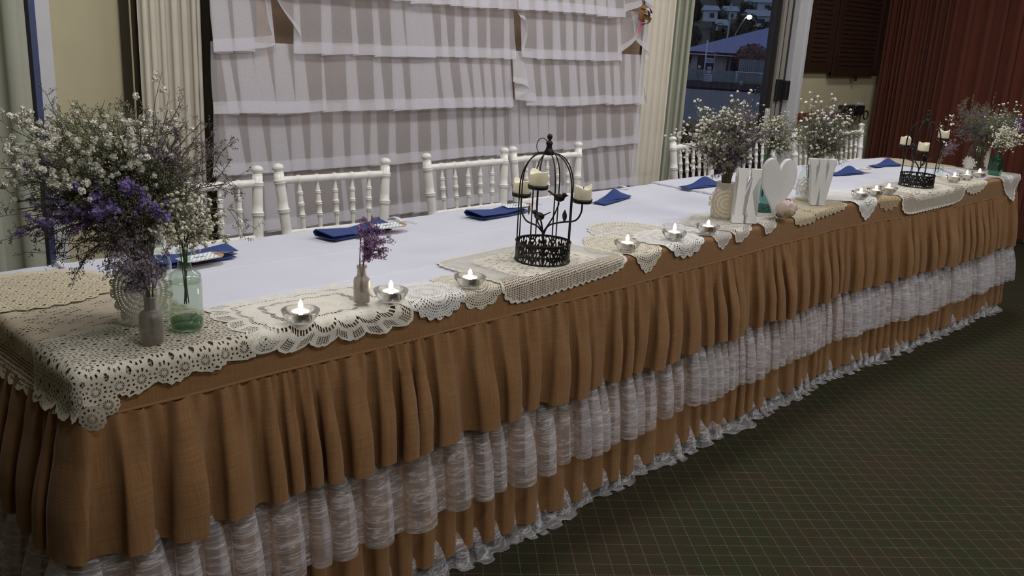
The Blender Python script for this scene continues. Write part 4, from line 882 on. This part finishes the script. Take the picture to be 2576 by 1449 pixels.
# ------------------------------------------------------------------ vases
def vase(name, loc, prof, m, label, cat='vase', base=None, water=None, seg=36, sides=None, parts=None):
    e = empty(name, loc, 0, label, cat)
    mb = MB()
    if sides:       # squared bottle
        vs = []
        for r, z in prof:
            for k in range(sides*6):
                an = 2*PI*k/(sides*6); c, s = math.cos(an), math.sin(an); q = (abs(c)**6+abs(s)**6)**(-1/6) if r > .013 else 1; vs.append((r*q*c, r*q*s, z))
        n = sides*6; mb.add(vs, [(i*n+k, i*n+(k+1) % n, (i+1)*n+(k+1) % n, (i+1)*n+k) for i in range(len(prof)-1) for k in range(n)])
    else: mb.lathe(prof, seg)
    mb.build('glass_body', m, e)
    if base: MB().lathe(base, seg).build('thick_base', M['g_base'] if m is M['g_aqua'] else m, e)
    if water: r, z = water; MB().lathe([(r, z+.0015), (r*.97, z), (0, z)], seg).build('water_surface', M['water'], e)
    return e
def wrap(e, r, z0, z1, a0, aw, m, scal=14, amp=.006, name='lace_wrap', off=.002):
    zc, hh = (z0+z1)/2, (z1-z0)/2; nu, nv = 112, 12; vs = []; uv = []
    for j in range(nv+1):
        for i in range(nu):
            th = 2*PI*i/nu; q = j/nv; rr = q*(1+amp/hh*(abs(math.sin(th*scal/2))-.5)); lx, ly = aw*rr*math.cos(th), hh*rr*math.sin(th); an = a0+lx/r; o = off+.004*max(0, abs(lx)/aw-.8)*8
            vs.append(((r+o)*math.cos(an), (r+o)*math.sin(an), zc+ly)); uv.append((lx, ly))
    mb = MB(); mb.add(vs, [(j*nu+i, j*nu+(i+1) % nu, (j+1)*nu+(i+1) % nu, (j+1)*nu+i) for j in range(nv) for i in range(nu)], uv); return mb.build(name, m, e)
CA = math.radians(225.5)           # direction in which the jars' doilies face
zd = ZA+.0125
JAR = [(0, .001), (.048, .001), (.053, .004), (.0555, .012), (.0555, .120), (.052, .135), (.044, .146), (.042, .150), (.042, .170), (.0435, .172), (.0405, .172), (.040, .150)]
j1 = vase('mason_jar', (.207, .196, ZA+.0075), JAR, M['g_clear'], 'wide clear jar wrapped in a white paper doily holding the big bouquet', base=[(.050, .003), (.052, .010), (0, .010)], water=(.054, .10))
wrap(j1, .0555, .012, .142, CA+.15, .062, M['paperdoily'], 16, .012)
b1 = vase('apothecary_bottle', (.245, .087, zd+.001), [(0, .002), (.028, .001), (.031, .003), (.0325, .008), (.0320, .102), (.030, .113), (.022, .121), (.0145, .126), (.0130, .131), (.0125, .152), (.0150, .154), (.0158, .158), (.0155, .164), (.0135, .167), (.0115, .166)], M['g_aqua'], 'tall aqua green glass apothecary bottle near the table corner', base=[(.030, .004), (.0312, .020), (.028, .023), (0, .021)], water=(.031, .098))
for i, ch in enumerate('5110'):
    o = link('embossed_mark', textmesh(ch, .013, M['g_aqua'], .0006), b1); an = CA+math.radians(-28); z = .028+i*.010
    o.matrix_local = Matrix.Translation((.0325*math.cos(an), .0325*math.sin(an), z)) @ Matrix.Rotation(an+PI/2, 4, 'Z') @ Matrix.Rotation(PI/2, 4, 'X') @ Matrix.Rotation(PI/2, 4, 'Z')
v1 = vase('frosted_vial', (.155, .048, zd), [(0, .001), (.020, .001), (.0225, .003), (.0228, .052), (.0215, .059), (.0165, .064), (.0118, .066), (.0112, .070), (.0118, .090), (.0125, .094), (.0105, .094)], M['g_frost'], 'small frosted grey vial standing in front of the wrapped jar', water=(.022, .05))
v2 = vase('frosted_vial', (.628, .020, zd+.005), [(0, .001), (.017, .001), (.0185, .003), (.0185, .052), (.017, .058), (.0115, .062), (.0105, .066), (.0100, .080), (.0115, .082), (.0115, .087), (.0098, .088)], M['g_frost'], 'small frosted pinkish vial between the first two tealights', water=(.018, .04))
JK = [(0, .001), (.040, .001), (.0435, .004), (.0445, .012), (.0435, .070), (.038, .100), (.033, .118), (.031, .130), (.0325, .136), (.030, .136)]
j2 = vase('milky_jar', (2.330, .158, ZA+.005), JK, M['g_milk'], 'milky glass jar with cream lace wrap behind the letter K', water=(.042, .06))
wrap(j2, .0425, .012, .116, CA, .072, m_crochet('wrap_cream', (.66, .58, .46), 'round', .011, .36), 14, .007, off=.004)
b2 = vase('teal_bottle', (2.585, .150, ZA+.003), [(0, .001), (.044, .001), (.048, .004), (.0485, .012), (.046, .07), (.034, .12), (.020, .155), (.0145, .175), (.0135, .215), (.0155, .222), (.0135, .224)], M['g_teal'], 'teal green bottle with a long neck behind the white heart', base=[(.046, .004), (.047, .028), (0, .026)])
j3 = vase('clear_jar', (2.968, .165, ZB+.004), [(0, .001), (.042, .001), (.045, .004), (.046, .012), (.045, .085), (.040, .105), (.033, .118), (.031, .130), (.033, .145), (.030, .145)], M['g_clear'], 'clear jar with white lace wrap behind the letter W', base=[(.042, .003), (.044, .008), (0, .008)], water=(.044, .06))
wrap(j3, .0455, .012, .105, CA-.1, .062, m_crochet('wrap_white', (.72, .70, .66), 'round', .010, .38), 14, .008, off=.004)
v3 = vase('clear_vial', (4.317, .147, ZB+.008), [(0, .001), (.022, .001), (.0235, .003), (.0215, .050), (.012, .062), (.0105, .066), (.0105, .084), (.0125, .086), (.0125, .092), (.0105, .092)], M['g_clear'], 'small clear vial between the birdcage past the letter W and the last tealights', sides=8)
j4 = vase('storage_jar', (4.853, .145, ZB+.005), [(0, .001), (.050, .001), (.054, .004), (.055, .012), (.055, .105), (.050, .118), (.046, .126), (.046, .145), (.044, .145)], M['g_clear'], 'clear jar with a white paper doily holding the bouquet at the far end', base=[(.05, .003), (.052, .008), (0, .008)], water=(.053, .08))
wrap(j4, .0555, .015, .13, CA+1.0, .05, M['paperdoily'], 14, .012, off=.004); wrap(j4, .0555, .005, .075, CA-1.25, .04, M['paperdoily'], 12, .01, off=.006)
b3 = vase('green_bottle', (4.717, .0, ZB+.0105), [(0, .001), (.027, .001), (.029, .003), (.029, .085), (.027, .092), (.016, .098), (.0125, .104), (.0125, .125), (.0145, .127), (.0145, .134), (.012, .134)], M['g_green'], 'dark green square bottle with white flowers at the far table corner', sides=8)
# ------------------------------------------------------------------ flower sprigs
puffs = []
for k in range(4):
    rg = random.Random(50+k); q = MB(); q.ball((0, 0, 0), .0036, 1)
    for w in range(34):                 # little ruffled petals all round
        d_ = Vector((rg.gauss(0, 1), rg.gauss(0, 1), rg.gauss(0, 1)+.3)).normalized(); a = d_.orthogonal().normalized(); b = d_.cross(a); an = rg.uniform(0, 6); a, b = a*math.cos(an)+b*math.sin(an), b*math.cos(an)-a*math.sin(an)
        p = d_*.0028; e_ = d_*rg.uniform(.0050, .0062)+a*rg.uniform(-.001, .001); q.add([p-a*.0006, p+a*.0006, e_+a*.0022+b*.0006, e_+d_*.0006, e_-a*.0022-b*.0006], [(0, 1, 2, 3, 4)])
    puffs.append(q.mesh('blossom', M['gyp'], False))
def sprig(kind, base, mouth, head, size, rng, label, group, single=False):
    base, mouth, head = Vector(base), Vector(mouth), Vector(head); ctrl = mouth+Vector((0, 0, 1))*(head-mouth).length*.38+(mouth-base)*.15
    pts = [base, base.lerp(mouth, .5), mouth]
    for i in range(1, 9):
        t_ = i/8; pts.append(mouth*(1-t_)**2+ctrl*2*t_*(1-t_)+head*t_*t_)
    st = MB(); bl = MB(); bl2 = MB(); blist = []
    r0 = .0011 if kind in ('gyp', 'gypg') else .0013
    st.tube(pts, [r0]*4+[r0*.8]*(len(pts)-4), 4)
    axis = (pts[-1]-pts[-3]).normalized(); nb = {'gyp': 8, 'gypg': 12, 'caspia': 11, 'olive': 12, 'statice': 5, 'mauve': 9, 'misty': 10}[kind]
    tips = []
    def rv(): return Vector((rng.gauss(0, 1), rng.gauss(0, 1), rng.gauss(0, 1))).normalized()
    for k in range(nb):
        q = rng.uniform(.42, 1.) if kind != 'statice' else rng.uniform(.70, 1.); f = q*(len(pts)-1); i = min(int(f), len(pts)-2); s0 = pts[i].lerp(pts[i+1], f-i)
        d_ = (axis*(.75 if kind != 'statice' else 1.1)+rv()*.75).normalized(); L_ = size*rng.uniform(.35, .85); s1 = s0+d_*L_*.5+rv()*.006; s2 = s0+d_*L_+Vector((0, 0, .12*L_))
        st.tube([s0, s1, s2], [r0*.7, r0*.55, r0*.4], 3, False)
        if kind in ('statice', 'mauve', 'misty'):
            nf = 22 if kind == 'statice' else 15
            for w in range(nf):
                u = rng.uniform(.25, 1.05); p = s0.lerp(s1, u*2) if u < .5 else s1.lerp(s2, u*2-1); o = rv()*rng.uniform(.002, .0085 if kind == 'statice' else .007); p = p+o; nrm = (o.normalized()+d_*.5).normalized(); a = nrm.orthogonal().normalized(); b = nrm.cross(a); R2 = rng.uniform(.0030, .0048) if kind == 'statice' else rng.uniform(.0020, .0033)
                vs = [p]
                for m5 in range(5): an = 2*PI*m5/5; vs += [p+(a*math.cos(an-.42)+b*math.sin(an-.42))*R2+nrm*R2*.5, p+(a*math.cos(an+.42)+b*math.sin(an+.42))*R2+nrm*R2*.5]
                bl.add(vs, [(0, 1+2*m5, 2+2*m5) for m5 in range(5)])
        else:
            for w in range(3 if kind in ('gyp',) else 4):
                u = rng.uniform(.35, 1.); p = s0.lerp(s2, u); e_ = p+(d_*.6+rv()).normalized()*size*rng.uniform(.10, .26); st.tube([p, e_], [r0*.4, r0*.3], 3, False)
                if kind in ('gyp', 'gypg'):
                    if rng.random() < .62:
                        if single: blist.append(e_)
                        else: bl.ball(e_, rng.uniform(.0042, .0062) if kind == 'gyp' else rng.uniform(.0034, .0048), 1, .25, rng, (1, 1, .85))
                    else: bl.ball(e_, rng.uniform(.0014, .0022), 0)
                else:
                    for z in range(5 if kind == 'caspia' else 6):
                        g = p.lerp(e_, rng.uniform(.3, 1.1))+rv()*.002
                        g2 = g+(d_*.8+rv()).normalized()*rng.uniform(.003, .007); st.tube([g, g2], [.0004, .0004], 3, False); bl.ball(g2, rng.uniform(.0009, .0015), 0, 0, None, (1, 1, 1.5))
    names = {'gyp': 'gypsophila_sprig', 'gypg': 'gypsophila_sprig', 'caspia': 'twig_sprig', 'olive': 'greenery_sprig', 'statice': 'statice_sprig', 'mauve': 'limonium_sprig', 'misty': 'limonium_sprig'}
    o = st.build(names[kind], M['twig'] if kind in ('caspia', 'misty', 'mauve') else M['stem']); tag(o, label, 'flower sprig', group)
    if bl.v: b_ = bl.build('buds' if kind in ('caspia', 'olive') or single else 'blossoms', {'gyp': M['gyp'], 'gypg': M['gypg'], 'caspia': M['misty'], 'olive': M['olive'], 'statice': M['statice'], 'mauve': M['mauve'], 'misty': M['misty']}[kind], o, kind not in ('statice', 'gyp', 'gypg')); b_['kind'] = 'stuff'
    for p in blist:
        b = link('blossom', puffs[rng.randrange(4)], o, p); s = rng.uniform(.8, 1.4); b.scale = (s, s, s); b.rotation_euler = (rng.uniform(0, 6), rng.uniform(0, 6), 0)
    return o
RT = Vector((.7113, -.7029, 0)); DP = Vector((.7029, .7113, 0))       # sideways and depth directions of the bouquets' layout
def bouquet(v, mouth_z, mouth_r, low_z, items, seed, where, single=()):
    rng = random.Random(seed); base = Vector(v.location); desc = {'gyp': 'white gypsophila sprig ', 'gypg': 'creamy gypsophila sprig ', 'caspia': 'dark feathery twig sprig ', 'olive': 'fine olive green sprig ', 'statice': 'purple statice sprig ', 'mauve': 'mauve flowering sprig ', 'misty': 'grey-lilac flowering sprig '}
    for (r, z, d_, kind, size) in items:
        hd = base+RT*r+DP*d_+Vector((0, 0, mouth_z+z)); dr = (RT*r+DP*d_); dr = dr.normalized() if dr.length > 1e-4 else RT
        mo = base+dr*mouth_r*rng.uniform(.2, .8)+Vector((0, 0, mouth_z)); bs = base-dr*mouth_r*rng.uniform(0, .6)+Vector((0, 0, low_z+rng.uniform(0, .02)))
        sprig(kind, bs, mo, hd, size, rng, desc[kind]+where, desc[kind].strip()+'s '+where, kind in single)
# big bouquet: (sideways, above the mouth, depth, kind, head size)
rng = random.Random(77); it = []
def px(x, y, d_, k, s, ox=340, oy=640, sc_=1247.): it.append(((x-ox)/sc_, (oy-y)/sc_*1.03, d_, k, s))
for (x, y, d_) in [(105, 345, .0), (150, 330, .03), (195, 345, -.02), (125, 395, -.05), (180, 400, -.06), (235, 345, .02), (160, 440, -.09), (300, 330, -.03), (345, 300, .0), (385, 305, .03), (425, 300, .02), (330, 375, -.07), (400, 350, -.05), (285, 385, -.08), (215, 385, -.08), (0, 500, .05), (-20, 470, .05), (30, 545, .02), (450, 330, .06), (250, 440, -.10), (300, 470, -.10), (120, 350, -.10), (165, 370, -.12), (95, 400, -.08), (210, 410, -.13), (360, 335, -.10), (410, 330, -.09), (290, 350, -.11), (140, 460, -.12), (345, 385, -.13)]: px(x, y+10, d_-.02, 'gyp', .085)
for (x, y, d_) in [(80, 440, -.08), (66, 560, -.05), (85, 610, -.05), (205, 555, -.13), (245, 515, -.14), (275, 465, -.15), (300, 520, -.14), (345, 520, -.14), (375, 470, -.13), (410, 510, -.12), (445, 535, -.10), (180, 575, -.12)]: px(x, y, d_, 'statice', .062)
for (x, y, d_) in [(430, 355, -.02), (395, 335, .0), (470, 370, .0), (505, 350, .03), (540, 440, .0), (560, 480, -.02), (490, 430, -.03), (530, 400, .03), (340, 600, -.12), (115, 625, -.03), (30, 620, .0), (180, 660, -.06), (5, 560, .02), (60, 660, .03), (-10, 600, .05), (255, 660, -.05), (200, 690, -.03), (300, 370, .06), (250, 350, .08), (560, 560, .05)]: px(x, y, d_, 'caspia', .105)
for (x, y, d_) in [(380, 365, -.05), (430, 390, -.05), (455, 360, 0), (130, 560, -.10), (355, 590, -.12), (60, 490, -.05), (400, 560, -.11), (330, 610, -.10)]: px(x, y, d_, 'misty', .075)
for i in range(80):
    a = rng.uniform(0, 2*PI); q = math.sqrt(rng.random()); px(255+165*q*math.cos(a), 475+115*q*math.sin(a), rng.uniform(-.11, .12)*(1.1-q*.6), 'olive', .11)
bouquet(j1, .168, .034, .02, it, 21, 'in the big bouquet at the table corner', ('gyp',))
it = []
for (x, y, d_) in [(430, 585, 0), (470, 560, -.02), (500, 555, .01), (520, 590, 0), (450, 610, -.03), (400, 600, .0), (490, 610, -.02), (420, 545, .02), (535, 620, .02), (460, 520, .02)]: px(x, y, d_, 'gypg', .06, 453, 655, 1215.)
bouquet(b1, .164, .009, .05, it, 22, 'in the aqua apothecary bottle', ())
it = []
for (x, y, d_) in [(270, 690, 0), (305, 665, .02), (340, 660, -.03), (375, 655, 0), (410, 665, .02), (330, 690, -.04), (385, 690, -.03), (355, 740, -.015)]: px(x, y, d_, 'misty', .055, 372, 770, 1230.)
bouquet(v1, .092, .008, .015, it, 23, 'in the small frosted grey vial')
it = []
for (x, y, d_) in [(905, 595, 0), (925, 585, .0), (945, 610, .01), (965, 640, -.01), (930, 625, -.02), (950, 655, -.01), (915, 620, .015), (960, 620, .0)]: px(x, y, d_, 'mauve', .04, 906, 690, 1080.)
bouquet(v2, .086, .007, .02, it, 24, 'in the small pinkish vial')
it = []
def cloud(n, cx, cy, rx, ry, dd, kinds, size, ox, oy, s):
    for i in range(n):
        a = rng.uniform(0, 2*PI); q = math.sqrt(rng.random()); px(cx+rx*q*math.cos(a), cy+ry*q*math.sin(a), rng.uniform(-dd, dd), kinds[i % len(kinds)], size, ox, oy, s)
cloud(20, 1735, 350, 40, 60, .08, ['gyp'], .080, 1832, 462, 690.); cloud(24, 1815, 300, 80, 34, .08, ['gyp'], .085, 1832, 462, 690.); cloud(30, 1850, 340, 70, 48, .10, ['misty', 'misty', 'mauve', 'misty'], .085, 1832, 462, 690.)
cloud(24, 1805, 350, 80, 55, .10, ['olive', 'misty', 'olive', 'caspia'], .10, 1832, 462, 690.); cloud(4, 1808, 400, 20, 30, .03, ['gyp', 'mauve'], .06, 1832, 462, 690.)
bouquet(j2, .134, .024, .02, it, 25, 'in the milky jar behind the letter K')
it = []; cloud(16, 1958, 345, 38, 35, .05, ['gypg', 'olive', 'gypg'], .07, 1938, 392, 650.); bouquet(b2, .222, .008, .06, it, 26, 'in the teal bottle behind the heart')
it = []; cloud(13, 2040, 305, 62, 42, .10, ['gyp'], .09, 2028, 425, 610.); cloud(36, 2050, 335, 62, 48, .10, ['olive', 'caspia', 'olive', 'misty'], .11, 2028, 425, 610.); cloud(4, 2080, 270, 30, 18, .05, ['gyp'], .08, 2028, 425, 610.)
bouquet(j3, .143, .022, .02, it, 27, 'in the clear jar behind the letter W')
it = []; cloud(36, 2462, 326, 65, 42, .14, ['olive', 'olive', 'misty'], .12, 2452, 375, 452.); cloud(8, 2498, 302, 45, 28, .10, ['gyp'], .09, 2452, 375, 452.); cloud(9, 2522, 328, 28, 20, .08, ['statice'], .08, 2452, 375, 452.); cloud(4, 2420, 308, 25, 30, .08, ['caspia'], .11, 2452, 375, 452.); cloud(4, 2490, 330, 30, 15, .08, ['gyp'], .07, 2452, 375, 452.)
bouquet(j4, .143, .032, .02, it, 28, 'in the far end bouquet')
it = []; cloud(22, 2525, 355, 38, 24, .07, ['gypg', 'gyp'], .06, 2508, 390, 458.); bouquet(b3, .132, .008, .03, it, 29, 'in the dark green bottle')
it = []
for (x, y, d_, k) in [(2365, 310, 0, 'gyp'), (2358, 330, .02, 'gyp'), (2385, 372, 0, 'misty'), (2400, 380, .02, 'misty'), (2372, 378, -.02, 'misty')]: px(x, y, d_, k, .05, 2360, 412, 490.)
bouquet(v3, .090, .006, .02, it, 30, 'in the small clear vial')
# stray twig lying on the cloth under the big bouquet and dark chair at the far right wall
e = empty('stacked_chair', (6.55, -.55, 0), .3, 'dark chair with blue seat back standing by the maroon curtain', 'chair'); M['bluefab'] = plain('blue_fabric', (.01, .05, .16), .8)
bevel(MB().box((0, 0, .45), (.42, .42, .06)).build('seat', M['bluefab'], e, False), .02); bevel(MB().box((0, .22, .80), (.42, .05, .30)).build('backrest', M['bluefab'], e, False), .02)
for sx in (-1, 1):
    for sy in (-1, 1): MB().tube([(sx*.19, sy*.19, 0), (sx*.19, sy*.19, .43 if sy < 0 else .9)], .012, 8).build('leg', M['black'], e)
